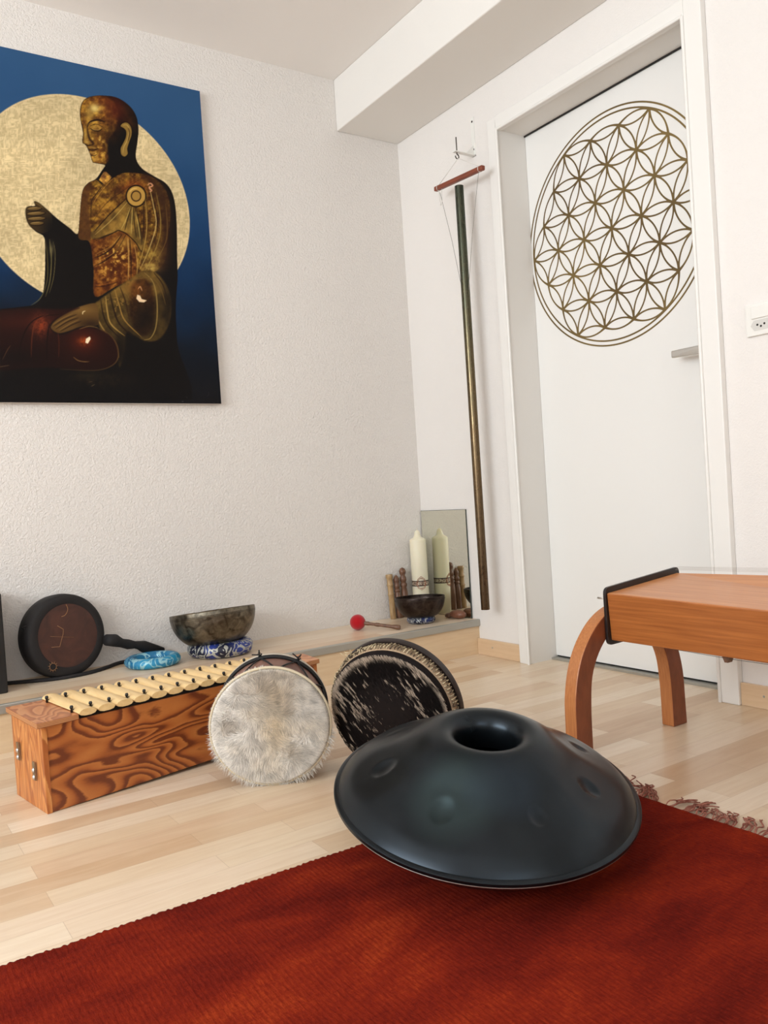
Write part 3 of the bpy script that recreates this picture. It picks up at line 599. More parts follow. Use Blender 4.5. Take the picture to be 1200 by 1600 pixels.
p3 = [(.013, 0), (.015, .03), (.0145, .5), (.011, .60), (.014, .63), (.014, .67), (.010, .70), (.014, .75), (.013, .80), (.009, .84), (.0135, .89), (.0145, .93), (.010, .98), (.002, 1)]
stick((-.199, -.030, ZL), math.radians(-4.0), .186, p1, M['light_turned'], 'light bamboo-like turned stick, leftmost of three by the candle')
stick((-.168, -.033, ZL), math.radians(-3.5), .180, p2, M['dark_turned'], 'dark turned stick between the light stick and the tallest one')
stick((-.135, -.036, ZL), math.radians(-3.5), .208, p3, M['dark_turned'], 'tallest dark turned stick, right beside the cream candle')
# wooden clapper lying before the mirror
r = empty('wooden_clapper', (-.04, -.262, ZL), 'small dark oval wooden clapper lying on the ledge before the mirror', 'clapper', rot=(0, 0, math.radians(12)))
prof = [(.002*0, -.038)]+[(.023*math.sin(t)**.8, -.038*math.cos(t)) for t in np.linspace(.2, PI-.2, 12)]+[(0, .038)]
T = Matrix.Translation((0, 0, .0175)) @ Matrix.Diagonal((1, 1, .78, 1)) @ Matrix.Rotation(PI/2, 4, 'X')
G().lathe(prof, 24, T=T).obj('shell', wood('brown polished wood', (104, 62, 44), (138, 90, 66), (4, 30, 30)), r, True)
T2 = Matrix.Translation((0, .048, .010)) @ Matrix.Diagonal((1, 1, .8, 1)) @ Matrix.Rotation(PI/2, 4, 'X')
G().lathe([(0, -.017), (.010, -.013), (.0125, 0), (.010, .012), (0, .015)], 20, T=T2).obj('knob', M['dark_turned'], r, True)

# ------------------------------------------------------------------ ring cushions and bowls
def ring_cushion(loc, R, r_, mat, label, squash=.9, rot=0):
    n, mseg = 72, 20; vv = []; ff = []
    for i in range(n):
        a = 2*PI*i/n; pin = 1+.035*math.sin(a*9+loc[0]*9)*.6
        for j in range(mseg):
            b = 2*PI*j/mseg; rr = R+r_*math.cos(b)*pin; vv.append((rr*math.cos(a), rr*math.sin(a), r_*squash+r_*squash*math.sin(b)*(.95+.05*pin)))
    for i in range(n):
        for j in range(mseg): ff.append((i*mseg+j, ((i+1) % n)*mseg+j, ((i+1) % n)*mseg+(j+1) % mseg, i*mseg+(j+1) % mseg))
    o = mesh('ring_cushion', vv, ff, mat, None, True); o.location = loc; o.rotation_euler = (0, 0, rot); return tag(o, label, 'cushion')
ring_cushion((-1.252, -.142, ZL), .0715, .0205, M['brocade_cyan'], 'turquoise brocade ring cushion lying empty on the ledge by the drum handle', .85)
ring_cushion((-1.015, -.153, ZL), .084, .030, M['brocade_blue'], 'blue and silver brocade ring cushion under the large bowl', .87)
ring_cushion((-.187, -.211, ZL), .043, .0145, M['brocade_navy'], 'small navy patterned ring cushion under the small bowl', .95)
def bowl(loc, R, H, mat, label, tilt, inner):
    r = empty('singing_bowl', loc, label, 'bowl', rot=tilt)
    P = [(0, 0), (.30, .0), (.48, .03), (.66, .12), (.80, .28), (.90, .46), (.965, .66), (.995, .84), (1.0, .93), (.997, 1.0)]
    P = catmull(P, 4); outer = [(a*R, b*H) for a, b in P]; t = .004
    inn = [(max(a*R-t, 0), b*H+t*.8*(1-b)) for a, b in P][::-1]
    G().lathe(outer, 96).obj('outer_wall', mat, r, True)
    G().lathe(inn, 96).obj('inner_wall', inner, r, True)
    g = G().lathe([(R*.996, H), (R*.998, H+.0015), (R-t*.6, H+.002), (R-t, H)], 96); 
    g.obj('rim', mat, r, True)
    g = G()
    for q in (.90, .865): g.tube([((R*1.0008)*math.cos(2*PI*k/96), (R*1.0008)*math.sin(2*PI*k/96), H*q) for k in range(96)], .0007, 6, closed=True)
    g.obj('groove_line', plain('dark groove', (66, 56, 46), .5, .8), r, True)
M['inner'] = NM('polished inner bronze', srgb(150, 130, 100), .25, 1).m
bowl((-1.03, -.158, ZL+.036), .1475, .118, M['bronze'], 'large hammered bronze singing bowl on the blue ring cushion', (math.radians(-7.2), math.radians(-.8), 0), M['inner'])
bowl((-.187, -.211, ZL+.020), .100, .083, M['bronze_dark'], 'small dark bronze singing bowl in front of the cream candle', (math.radians(-2.2), math.radians(1.2), 0), M['bronze_dark'])

# red felt mallet
v0 = Vector((-.442, -.142, ZL+.0305)); v1 = Vector((-.340, -.282, ZL+.009)); d = (v1-v0); L = d.length
r = empty('felt_mallet', (v0.x, v0.y, ZL), 'felt mallet with a red ball head and brown handle lying on the ledge', 'mallet')
k = NM('red felt', srgb(176, 16, 28), .95, 0, .2); k.b.inputs['Sheen Weight'].default_value = .4; k.bump(k.noise(k.coord(), 260, 3), .6, .001)
G().lathe([(0, -.0305)]+[(.0305*math.cos(t), .0305*math.sin(t)) for t in np.linspace(-1.4, 1.4, 18)]+[(0, .0305)], 32, T=Matrix.Translation((0, 0, .0305))).obj('felt_head', k.m, r, True)
q = d.to_track_quat('Z', 'X').to_matrix().to_4x4(); T = Matrix.Translation((0, 0, .0305)) @ q
G().lathe([(0, .024), (.0075, .025), (.008, .045), (.006, .05), (.0055, .07), (.0075, .078), (.0075, .088), (.0062, .092), (.0068, L-.035), (.0095, L-.012), (.0095, L-.003), (.008, L), (0, L)], 20, T=T).obj('handle', M['dark_turned'], r, True, angle=50)

# ------------------------------------------------------------------ disc drum frame helper
def disc_frame(c, n):
    n = Vector(n).normalized(); x = Vector((0, 0, 1)).cross(n).normalized(); y = n.cross(x); return Vector(c), n, x, y
def fur(name, parent, cen, R, N, length, flow, colfn, width=.0012, lift=.3, seed=1, edge=True, z0=.0, clampR=None):
    """short hairs as tapered strips on a disc (local xy plane, +z outwards)"""
    r = np.random.default_rng(seed); rad = R*np.sqrt(r.random(N)); th = r.random(N)*2*PI
    px = rad*np.cos(th); py = rad*np.sin(th)
    fx, fy = flow(px, py, r); fl = np.hypot(fx, fy)+1e-9; fx, fy = fx/fl, fy/fl
    L = length*(.5+r.random(N)*.9)
    if clampR:
        for _ in range(3):
            over = np.hypot(px+fx*L, py+fy*L) > clampR; L = np.where(over, L*.6, L)
    lf = lift*(.4+r.random(N)); col = colfn(px, py, r)
    seg = np.array([0, .4, .75, 1.0]); wv = np.array([1, .9, .6, .08]); V = []; C_ = []
    for sidx, (t, w) in enumerate(zip(seg, wv)):
        bx = px+fx*L*t; by = py+fy*L*t; rr = np.hypot(bx, by); over = np.clip(rr-R, 0, None)
        bz = z0+lf*L*np.sin(t*PI*.62)-over*.7
        ux, uy = -fy, fx
        for sg in (-1, 1):
            V.append(np.stack([bx+sg*ux*width*w/2, by+sg*uy*width*w/2+cen, bz+sg*width*.25*w], 1)); C_.append(col*(.78+.3*t))
    V = np.stack(V, 1).reshape(-1, 3); C_ = np.stack(C_, 1).reshape(-1, 3); base = np.arange(N)*8
    F = np.concatenate([np.stack([base+2*k, base+2*k+1, base+2*k+3, base+2*k+2], 1) for k in range(3)])
    me = bpy.data.meshes.new(name); me.from_pydata(V.tolist(), [], F.tolist()); at = me.color_attributes.new('hair', 'FLOAT_COLOR', 'POINT')
    at.data.foreach_set('color', np.concatenate([C_, np.ones((len(C_), 1))], 1).astype(np.float32).ravel())
    k = NM(name+' hair', rough=.7, spec=.12); a_ = k.n('ShaderNodeVertexColor'); a_.layer_name = 'hair'; k.col(a_.outputs[0]); me.materials.append(k.m)
    me.polygons.foreach_set('use_smooth', [True]*len(me.polygons))
    o = bpy.data.objects.new(name, me); COL.objects.link(o); o.parent = parent; o['kind'] = 'stuff'; return o
def gn(px, py, sc, seed):
    r = np.random.default_rng(seed).random((64, 64)); u = px*sc+20; v = py*sc+20; i, j = np.floor(u).astype(int), np.floor(v).astype(int); fu, fv = u-i, v-j
    fu = fu*fu*(3-2*fu); fv = fv*fv*(3-2*fv)
    g = lambda p, q: r[p % 64, q % 64]
    return (g(i,j)*(1-fu)+g(i+1,j)*fu)*(1-fv)+(g(i,j+1)*(1-fu)+g(i+1,j+1)*fu)*fv
# white fur drum
c, n, x, y = disc_frame((-1.3018, -1.1446, .1405), (-.487, -.865, -.075)); R1, R2, Ld = .1385, .132, .155
wd = empty('hide_drum', c-y*R1, 'round drum with a shaggy white fur head lying on its side on the floor', 'drum', basis=(x, y, n))
cy_ = R1
T = Matrix.Translation((0, cy_, 0))
k = NM('brown leather shell', rough=.55); k.col(k.ramp(k.noise(k.coord(), 14, 4), [(.35, srgb(104, 70, 58)), (.7, srgb(142, 104, 90))])); M['shell_brown'] = k.m
G().lathe([(.128, -.004), (.127, -Ld+.01), (.120, -Ld+.01), (.120, -.004)], 64, T=T, closed=True).obj('shell', M['shell_brown'], wd, True, angle=50)
hid = NM('pale hide', rough=.8); hid.col(hid.ramp(hid.noise(hid.coord(), 18, 4), [(.35, srgb(186, 172, 154)), (.7, srgb(216, 204, 188))])); hid = hid.m
G().lathe([(0, .002), (.12, .0), (.132, -.004), (.1385, -.012), (.1385, -.022), (.134, -.026), (.128, -.022)], 72, T=T).obj('head_skin', hid, wd, True)
def flw(px, py, r):
    nx_ = (gn(px, py, 30, 5)-.5)*1.6; ny_ = (gn(px, py, 30, 6)-.5)*1.6; k2 = 60*(px*px+py*py)
    return (px+.01)*9*(.4+k2)+nx_*1.6+.25+(r.random(len(px))-.5)*.5, (py+.02)*7*(.3+k2)-.75+ny_*1.6+(r.random(len(px))-.5)*.5
def wc(px, py, r):
    b = .60+.34*gn(px, py, 75, 8)+(r.random(len(px))-.5)*.34; cr = np.clip(gn(px, py, 26, 9)*1.6-.6, 0, 1)[:, None]*.8; base = b[:, None]*np.array([[.95, .88, .79]])
    mid = np.exp(-((px-.005)**2/.0012+(py-.02)**2/.006))[:, None]*.65
    cr = np.clip(cr*.35+mid, 0, 1)
    return np.clip(base*(1-cr)+cr*base*np.array([[1.0, .86, .64]]), .05, .95)
fur('fur', wd, cy_, .1325, 36000, .014, flw, wc, .0011, .11, 3, z0=.001, clampR=.137)
g = G(); g.tube([(.1385*math.cos(t), cy_+.1385*math.sin(t), -.007) for t in np.linspace(0, 2*PI, 97)[:-1]], .0034, 8, closed=True); g.obj('edge_ring', plain('cream hide ring', (214, 198, 168), .75), wd, True)
# fringe of hair round the edge
def flw2(px, py, r): return px*8+.2*(r.random(len(px))-.5), py*8-.5+.3*(r.random(len(px))-.5)
def ringfur(name, parent, cen, R, N, length, colfn, z0, seed):
    r = np.random.default_rng(seed); g = G(); V = []; F = []; C_ = []
    for i in range(N):
        a = r.random()*2*PI; L = length*(.35+r.random()) * (1.3 if math.sin(a) < -.1 else (.75 if math.cos(a) < 0 else .3)); ca, sa = math.cos(a), math.sin(a); tw = (r.random()-.5)*1.2
        dz = (r.random()-.35)*.5; b = len(V); zz0 = z0-.02*r.random(); col = colfn(r)
        for t, w in ((0, 1), (.5, .7), (1, .08)):
            rr = R+L*t*.9; aa = a+tw*L*t/R; droop = -.25*L*t*t
            for sg in (-1, 1): V.append((rr*math.cos(aa)-sg*sa*.0006*w, rr*math.sin(aa)+sg*ca*.0006*w+cen+droop, zz0-L*t*dz)); C_.append(col)
        F += [(b, b+1, b+3, b+2), (b+2, b+3, b+5, b+4)]
    me = bpy.data.meshes.new(name); me.from_pydata(V, [], F); at = me.color_attributes.new('hair', 'FLOAT_COLOR', 'POINT')
    at.data.foreach_set('color', np.concatenate([np.array(C_), np.ones((len(C_), 1))], 1).astype(np.float32).ravel()); me.materials.append(bpy.data.materials['fur hair'])
    o = bpy.data.objects.new(name, me); COL.objects.link(o); o.parent = parent; o['kind'] = 'stuff'; return o
ringfur('edge_fur', wd, cy_, .134, 2600, .014, lambda r: tuple((.62+.3*r.random())*np.array([.95, .9, .82])), -.002, 4)
# rear hoop, black rope and lacing
G().lathe([(.127, -Ld), (R2+.002, -Ld), (R2+.003, -Ld+.012), (.129, -Ld+.016)], 72, T=T, closed=True).obj('rear_hide_rim', hid, wd, True, angle=60)
g = G(); g.tube([((R2-.001)*math.cos(t), cy_+(R2-.001)*math.sin(t), -Ld+.021) for t in np.linspace(0, 2*PI, 97)[:-1]], .0042, 8, closed=True)
g.tube([((R2-.001)*math.cos(t), cy_+(R2-.001)*math.sin(t), -Ld+.028) for t in np.linspace(0, 2*PI, 97)[:-1]], .003, 8, closed=True); g.obj('rope_ring', M['black_cord'], wd, True)
g = G(); NV = 9
for i in range(NV):
    a0 = PI/2+.18+2*PI*i/NV; da = PI/NV
    for s_ in (-1, 1):
        pts = [((.1295+.002*math.sin(t*PI))*math.cos(a0+s_*da*t), cy_+(.1295+.002*math.sin(t*PI))*math.sin(a0+s_*da*t), -Ld+.022+(Ld-.045)*t) for t in np.linspace(0, 1, 7)]
        g.tube(pts, .0021, 6)
g.obj('lacing', M['black_cord'], wd, True)
g = G()
for a0 in (PI/2+.18, PI/2-.52):
    g = G(); p = Vector(((R2+.003)*math.cos(a0), cy_+(R2+.003)*math.sin(a0), -Ld+.022)); out = Vector((math.cos(a0), math.sin(a0), 0)); tn = Vector((-math.sin(a0), math.cos(a0), 0))
    g.tube([p-tn*.004, p+out*.006+tn*.004, p+out*.012, p+out*.005-tn*.006, p+tn*.003], .002, 6); g.tube([p+out*.004, p+out*.009+tn*.018], .0017, 6); g.tube([p+out*.004, p+out*.016-tn*.002], .0017, 6)
    g.obj('knot', M['black_cord'], wd, True)

# dark fur drum
c, n, x, y = disc_frame((-1.078, -1.302, .1535), (-.833, -.5235, -.18)); R1, R2, Ld = .151, .160, .062
dd = empty('hide_drum', c-y*R1, 'round drum with a dark brown and cream cowhide head, rope lashed round its edge', 'drum', basis=(x, y, n)); cy_ = R1; T = Matrix.Translation((0, cy_, 0))
dark_hide = plain('dark hide', (22, 15, 14), .7, 0, .15)
def cowpatch(px, py, stretch=True):
    u = px*.8+py*.6; v = -px*.6+py*.8         # hair runs down to the right
    ca, sa = math.cos(-.95), math.sin(-.95); u = px*ca+py*sa; v = -px*sa+py*ca
    s1 = gn(u*.26, v, 210, 31); s2 = gn(u*.22, v*1.0, 330, 32); big = gn(px, py, 16, 33); rr = np.hypot(px, py)/.15
    edge = np.clip((rr-.9)*14, 0, 1)*(py > .0)
    sc = s1*.6+s2*.4+(big-.5)*.5
    return np.clip((sc-.635)*16, 0, 1)*.9+edge*np.clip((s1-.05)*4, 0, 1)
G().lathe([(0, .003), (.13, .001), (.144, -.004), (.1505, -.012), (.1505, -.02), (.142, -.024)], 72, T=T).obj('head_skin', dark_hide, dd, True)
def flw3(px, py, r): return .58+.3*(r.random(len(px))-.5), -.82+.3*(r.random(len(px))-.5)
def dc(px, py, r):
    m_ = np.clip(cowpatch(px, py), 0, 1)[:, None]; d_ = (.004+.012*r.random(len(px)))[:, None]*np.array([[1, .72, .68]]); l_ = (.5+.3*r.random(len(px)))[:, None]*np.array([[1, .80, .62]])
    return d_*(1-m_)+l_*m_
fur('short_fur', dd, cy_, .147, 26000, .010, flw3, dc, .0011, .10, 5, z0=.001, clampR=.1505)
G().lathe([(.142, -.008), (.1525, -.020), (.1535, -.046), (.146, -.050)], 72, T=T).obj('edge_band', plain('cream hide edge', (176, 150, 122), .75), dd, True)
g = G(); NT = 118; pts = []
for i in range(NT*8):
    a = 2*PI*i/(NT*8); ph = 2*PI*(i % 8)/8; jit = .0012*math.sin(i*1.7)
    rr = .1545+.0042*math.cos(ph)+jit; pts.append((rr*math.cos(a+.006*math.sin(i*.9)), cy_+rr*math.sin(a), -.033+.0125*math.sin(ph)))
g.tube(pts, .0017, 5, closed=True); k = NM('lashing twine', rough=.8); k.col(k.ramp(k.noise(k.coord(), 90, 2), [(.42, srgb(70, 54, 40)), (.55, srgb(196, 178, 144))])); g.obj('twine_lashing', k.m, dd, True)
G().lathe([(.146, -.047), (.1605, -.045), (.163, -.050), (.163, -Ld), (.152, -Ld-.002), (.146, -Ld)], 96, T=T, closed=True).obj('rim_hoop', plain('black brown hoop', (34, 24, 22), .4), dd, True, angle=50)
g = G(); r_ = random.Random(5)
for i in range(10):
    a = PI/2+.42+r_.random()*.28; p = Vector((.158*math.cos(a), cy_+.158*math.sin(a), -.03+r_.random()*.01)); q = p+Vector((r_.uniform(-.02, .012), r_.uniform(.005, .02), r_.uniform(-.01, .01))); g.tube([p, (p+q)/2+Vector((.003, .003, 0)), q], .0006, 5)
g.obj('loose_hairs', plain('pale twine ends', (214, 198, 160), .8), dd, True)

# frame drum in black cover, leaning on the wall
c, n, x, y = disc_frame((-1.508, -.108, .2735), (.2806, -.9583, .085)); R1, R2, Ld = .1315, .1365, .070
fd = empty('frame_drum', c-y*R1, 'flat drum with a dark brown skin and black cover leaning on the wall', 'drum', basis=(x, y, n)); cy_ = R1; T = Matrix.Translation((0, cy_, 0))
k = NM('black drum cover', srgb(24, 21, 22), .75); k.bump(k.noise(k.coord(), 40, 3), .5, .004); M['cover'] = k.m
prof = [(.101, .0005), (.105, .002), (.121, .001), (.1295, -.004), (.133, -.012), (.1355, -Ld*.5), (.134, -Ld+.006), (.128, -Ld), (0, -Ld)]
G().lathe(prof, 72, T=T).obj('cover', M['cover'], fd, True, angle=60)
k = NM('dark brown skin', rough=.45); k.col(k.ramp(k.noise(k.coord(), 11, 5, .6, .8), [(.3, srgb(52, 28, 22)), (.7, srgb(88, 50, 38))])); skin = G().lathe([(0, .0), (.103, .0)], 64, T=T).obj('skin', k.m, fd)
g = G(); px_ = lambda X, Y: ((X-525)/655*.1315*2/1.0*.5*2*.98, cy_-(Y-457)/655*.1315*2*.98, .0012)
def mk(pts, w=.0008): g.tube([px_(*p) for p in pts], w, 6)
gp = plain('faded gold paint', (150, 108, 70), .6)
mk(catmull([(535,205),(545,240),(535,270),(512,292),(485,298)], 5), .0011); tag(g.obj('moon_sign', gp, fd, True), 'faded gold crescent moon')
g = G(); mk([(440,365),(488,402),(480,440),(440,535),(372,528)], .0009); tag(g.obj('rune_sign', gp, fd, True), 'faded gold rune line')
g = G(); mk([(370,440),(430,452),(570,482)], .0005); g.obj('scratch_line', gp, fd, True)
g = G(); sc_ = px_(362, 682); zz_ = .0035; ring = [(sc_[0]+(.0105 if k_ % 2 else .0118)*math.cos(2*PI*k_/22), sc_[1]+(.0105 if k_ % 2 else .0118)*math.sin(2*PI*k_/22), zz_) for k_ in range(22)]; g.tube(ring, .0009, 6, closed=True)
for i in range(11):
    t = 2*PI*i/11; g.tube([(sc_[0]+q_*math.cos(t), sc_[1]+q_*math.sin(t), zz_) for q_ in (.0112, .0165)], .0007, 5)
g.obj('sun_sign', gp, fd, True)
inv = Matrix((x, y, n)).transposed().to_4x4(); inv.translation = c-y*R1; inv = inv.inverted()
hp = [(-1.386, -.092, .238), (-1.355, -.078, .230), (-1.332, -.07, .217), (-1.308, -.064, .208), (-1.284, -.058, .202), (-1.268, -.052, .197), (-1.250, -.046, .189), (-1.215, -.034, .174), (-1.18, -.027, .160)]
G().tube([inv @ Vector(p) for p in hp], [.019, .021, .015, .017, .0125, .015, .0205, .018, .014], 14).obj('wrapped_handle', M['cover'], fd, True)
lp = [(-1.618, -.12, .318), (-1.634, -.125, .323), (-1.648, -.125, .321), (-1.64, -.125, .315), (-1.622, -.12, .313), (-1.606, -.12, .32)]
G().tube([inv @ Vector(p) for p in lp], .0016, 6).obj('hanging_loop', M['black_cord'], fd, True)
sp_ = catmull([(-1.702, -.057, ZL+.0055), (-1.690, -.058, ZL+.0055), (-1.637, -.085, ZL+.0055), (-1.55, -.122, ZL+.0055), (-1.46, -.116, ZL+.0055), (-1.39, -.075, ZL+.0055), (-1.33, -.026, ZL+.0055), (-1.26, -.018, ZL+.0055), (-1.20, -.015, ZL+.0055)], 5)
vv = []; ff = []
for i_, p in enumerate(sp_):
    for (dy, dz) in ((-.008, -.005), (.008, -.005), (.009, .0), (.006, .005), (-.006, .005), (-.009, 0)): vv.append((p[0], p[1]+dy, p[2]+dz))
for i_ in range(len(sp_)-1):
    for q_ in range(6): ff.append((i_*6+q_, i_*6+(q_+1) % 6, i_*6+6+(q_+1) % 6, i_*6+6+q_))
ff += [tuple(range(6)), tuple((len(sp_)-1)*6+q_ for q_ in range(6))]
tag(mesh('black_strap', vv, ff, M['cover'], None, True), 'black strap lying along the ledge under the drum and turquoise cushion', 'strap')
# loudspeaker at the left edge
sp = empty('loudspeaker', (-1.80, -.10, ZL), 'black box loudspeaker on the ledge at the left edge of the photo', 'speaker')
bevel(G().box(-.10, .092, -.09, .08, 0, .30).obj('cabinet', M['black'], sp), .004)
T = Matrix.Translation((0, -.0905, .12)) @ Matrix.Rotation(PI/2, 4, 'X'); G().lathe([(0, .001), (.03, .001), (.062, .006), (.072, .008), (.075, 0)], 40, T=T).obj('speaker_cone', plain('speaker cone', (40, 42, 46), .5), sp, True)

# ------------------------------------------------------------------ xylophone
xl = empty('xylophone', (-1.753, -.935, 0), 'wooden box xylophone with pale bars standing on the floor before the ledge', 'xylophone')
F0, F1, B0, B1 = (0, 0), (.755, .118), (-.030, .190), (.765, .215)
ptF = lambda t: (F0[0]+(F1[0]-F0[0])*t, F0[1]+(F1[1]-F0[1])*t); ptB = lambda t: (B0[0]+(B1[0]-B0[0])*t, B0[1]+(B1[1]-B0[1])*t)
def panel(name, a, b, th, z00, z01, z1, mats, nrm):
    v = lambda p, z: (p[0], p[1], z); o_ = (nrm[0]*th, nrm[1]*th)
    a2, b2 = (a[0]+o_[0], a[1]+o_[1]), (b[0]+o_[0], b[1]+o_[1])
    g = G().hexa([v(a, z00), v(b, z01), v(b2, z01), v(a2, z00)], [v(a, z1), v(b, z1), v(b2, z1), v(a2, z1)]); return bevel(g.obj(name, mats, xl), .0012)
zt_ = .193
panel('front_panel', (.002, .001), F1, .010, .0, .020, zt_, M['ply_front'], (-.15, .98))
panel('back_panel', (B0[0]+.002, B0[1]-.001), B1, .010, .0, .020, zt_, M['ply_front'], (-.03, -1))
panel('end_panel', (-.004, -.003), (B0[0]-.004, B0[1]+.002), .012, 0, 0, zt_, M['ply_end'], (.98, .15))
panel('end_panel', (F1[0]+.002, F1[1]-.002), (B1[0]+.002, B1[1]+.002), .014, 0, 0, zt_+.008, M['ply_end'], (-.99, .05))
G().hexa([(.01, .006, .02), (F1[0]-.01, F1[1]+.006, .03), (B1[0]-.01, B1[1]-.01, .03), (-.015, .18, .02)], [(.01, .006, .026), (F1[0]-.01, F1[1]+.006, .036), (B1[0]-.01, B1[1]-.01, .036), (-.015, .18, .026)]).obj('floor_panel', M['ply_end'], xl)
def plate(name, q, z0, z1):
    g = G().hexa([(a, b, z0) for a, b in q], [(a, b, z1) for a, b in q]); o = mesh(name, g.v, g.f, None, xl, False, [M['ply_edge'], M['ply_top']], [0, 1, 0, 0, 0, 0]); return bevel(o, .001)
plate('top_plate', [(-.014, -.008), (.080, .010), (.052, .236), (-.040, .228)], zt_, .205)
plate('top_plate', [(.690, .098), (.764, .112), (.772, .225), (.690, .225)], zt_, .205)
g = G()
for (off, sx) in ((.0, ptF), (1, ptB)):
    a, b = sx(.1), sx(.93); dy = .014 if sx is ptF else -.014
    g.hexa([(a[0], a[1]+dy-.008, zt_-.01), (b[0], b[1]+dy-.008, zt_-.01), (b[0], b[1]+dy+.008, zt_-.01), (a[0], a[1]+dy+.008, zt_-.01)], [(a[0], a[1]+dy-.008, .2005), (b[0], b[1]+dy-.008, .2005), (b[0], b[1]+dy+.008, .2005), (a[0], a[1]+dy+.008, .2005)])
g.obj('felt_rail', plain('black felt', (22, 20, 20), .9), xl)
NB = 14
pegs = G()
for i in range(NB):
    xf = .099+.0443*i; yf = .000+.0078*i + (.002 if i < 3 else .004); xb = .065+.0445*i; yb = .240+.0012*i
    a = Vector((xf, yf, 0)); b = Vector((xb, yb, 0)); u = (b-a).normalized(); w = Vector((u.y, -u.x, 0)); hw = .0205
    # lens-shaped section bar with an arched underside at mid length
    sec = [(-1, .42), (-.82, .74), (-.45, .94), (0, 1), (.45, .94), (.82, .74), (1, .42), (.8, .14), (.35, 0), (-.35, 0), (-.8, .14)]; vv = []; ff = []; NS = 9; m_ = len(sec); L = (b-a).length
    for s_ in range(NS):
        t = s_/(NS-1); arch = .006*math.sin(t*PI)**2
        for (q_, h) in sec:
            p = a+u*L*t+w*hw*q_; vv.append((p.x, p.y, .2010+(h*.0160 if h > .3 else h*.0160+arch*.8)))
    for s_ in range(NS-1):
        for j in range(m_): ff.append((s_*m_+j, s_*m_+(j+1) % m_, (s_+1)*m_+(j+1) % m_, (s_+1)*m_+j))
    ff += [tuple(range(m_)), tuple((NS-1)*m_+j for j in range(m_-1, -1, -1))]
    mesh('tone_bar', vv, ff, M['bar_wood'], xl, True, angle=35); 
    # pegs beside the bar
    for t in (.16, .82):
        p = a+u*L*t+w*(-hw-.0024); pg = G().lathe([(0, 0), (.0026, 0), (.0026, .018), (.0038, .019), (.0044, .022), (.0032, .0255), (0, .026)], 10, T=Matrix.Translation((p.x, p.y, .196)))
        pg.obj('peg', M['black'], xl, True)
# string round the pegs
for t in (.16, .82):
    pts = []
    for i in range(NB):
        xf = .099+.0443*i; yf = .0078*i+.003; xb = .065+.0445*i; yb = .240+.0012*i; a = Vector((xf, yf, 0)); b = Vector((xb, yb, 0)); u = (b-a).normalized(); w = Vector((u.y, -u.x, 0))
        p = a+(b-a)*t+w*(-.0198-.0024); pts.append((p.x, p.y, .2120))
    G().tube(pts, .0011, 5).obj('bar_cord', M['black_cord'], xl)
# latches on the left end
for (f_, z0) in ((.78, .115), (.27, .088)):
    px0 = -.004+(B0[0])*f_-.0035; py0 = -.003+B0[1]*f_; d_ = Vector((B0[0], B0[1], 0)).normalized(); ln = G()
    n_ = Vector((-.98, -.15, 0))
    def pt3(s_, z, o_): p = Vector((px0, py0, 0))+d_*s_+n_*o_; return (p.x, p.y, z)
    ln.hexa([pt3(-.007, z0-.021, .002), pt3(-.007, z0-.021, 0), pt3(.007, z0-.021, 0), pt3(.007, z0-.021, .002)], [pt3(-.007, z0+.021, .002), pt3(-.007, z0+.021, 0), pt3(.007, z0+.021, 0), pt3(.007, z0+.021, .002)])
    lt = ln.obj('latch_plate', plain('nickel plate', (160, 152, 136), .35, 1), xl)
    for dz in (-.014, .002): G().lathe([(0, .004), (.0035, .0035), (.0055, .0)], 12, T=Matrix.Translation(pt3(0, z0+dz, .002)) @ Matrix.Rotation(-PI/2, 4, 'Y')).obj('screw', M['steel'], lt, True)

# ------------------------------------------------------------------ rug
RX1, RY1, RX0, RY0 = -.768, -1.557, -2.62, -3.0
rg = empty('rug', (RX1, RY1, 0), 'rust red woven cotton rug with twisted fringe under the dark steel drum', 'rug')
nxr, nyr = 760, 300; xs = np.linspace(RX0, RX1, nxr); ys = np.linspace(RY0, RY1, nyr); X, Y = np.meshgrid(xs, ys)
rib = np.abs(np.sin(PI*X/.0085+.5*np.sin(Y*23+X*3))); hn = gn(X.ravel(), Y.ravel(), 14, 51).reshape(X.shape); h2 = gn(X.ravel(), Y.ravel()*2, 90, 52).reshape(X.shape)
Z = .0075+.0011*rib+.0022*(hn-.5)+.0010*(h2-.5)
Yd = Y+np.where(Y > RY1-.02, (Y-RY1+.02)/.02*(.0022*np.sin(2*PI*X/.0125)+.0016*gn(X.ravel(), X.ravel()*0, 30, 53).reshape(X.shape)), 0)
Z = np.where(Y > RY1-1e-4, .0005, Z); Z = np.where(X > RX1-1e-4, .0005, Z)
Xd = X+np.where(X > RX1-.02, (X-RX1+.02)/.02*.003*(gn(Y.ravel(), Y.ravel()*0, 60, 54).reshape(X.shape)-.5), 0)
vv = np.stack([Xd.ravel()-RX1, Yd.ravel()-RY1, Z.ravel()], 1); i, j = np.meshgrid(np.arange(nxr-1), np.arange(nyr-1)); i = i.ravel(); j = j.ravel()
ff = np.stack([j*nxr+i, j*nxr+i+1, (j+1)*nxr+i+1, (j+1)*nxr+i], 1)
me = bpy.data.meshes.new('woven_field'); me.from_pydata(vv.tolist(), [], ff.tolist()); me.polygons.foreach_set('use_smooth', [True]*len(me.polygons))
k = NM('rust cotton weave', rough=.95, spec=.05)
big = k.noise(k.coord(scale=(1.2, 2.6, 1)), 3.0, 4, .55, .6); th = k.noise(k.coord(scale=(150, 34, 1)), 2, 4, .7, .5); th2 = k.noise(k.coord(scale=(40, 260, 40)), 2, 3, .6)
f_ = k.math('ADD', big, k.math('MULTIPLY', k.math('SUBTRACT', th, .5), .55)); f_ = k.math('ADD', f_, k.math('MULTIPLY', k.math('SUBTRACT', th2, .5), .25))
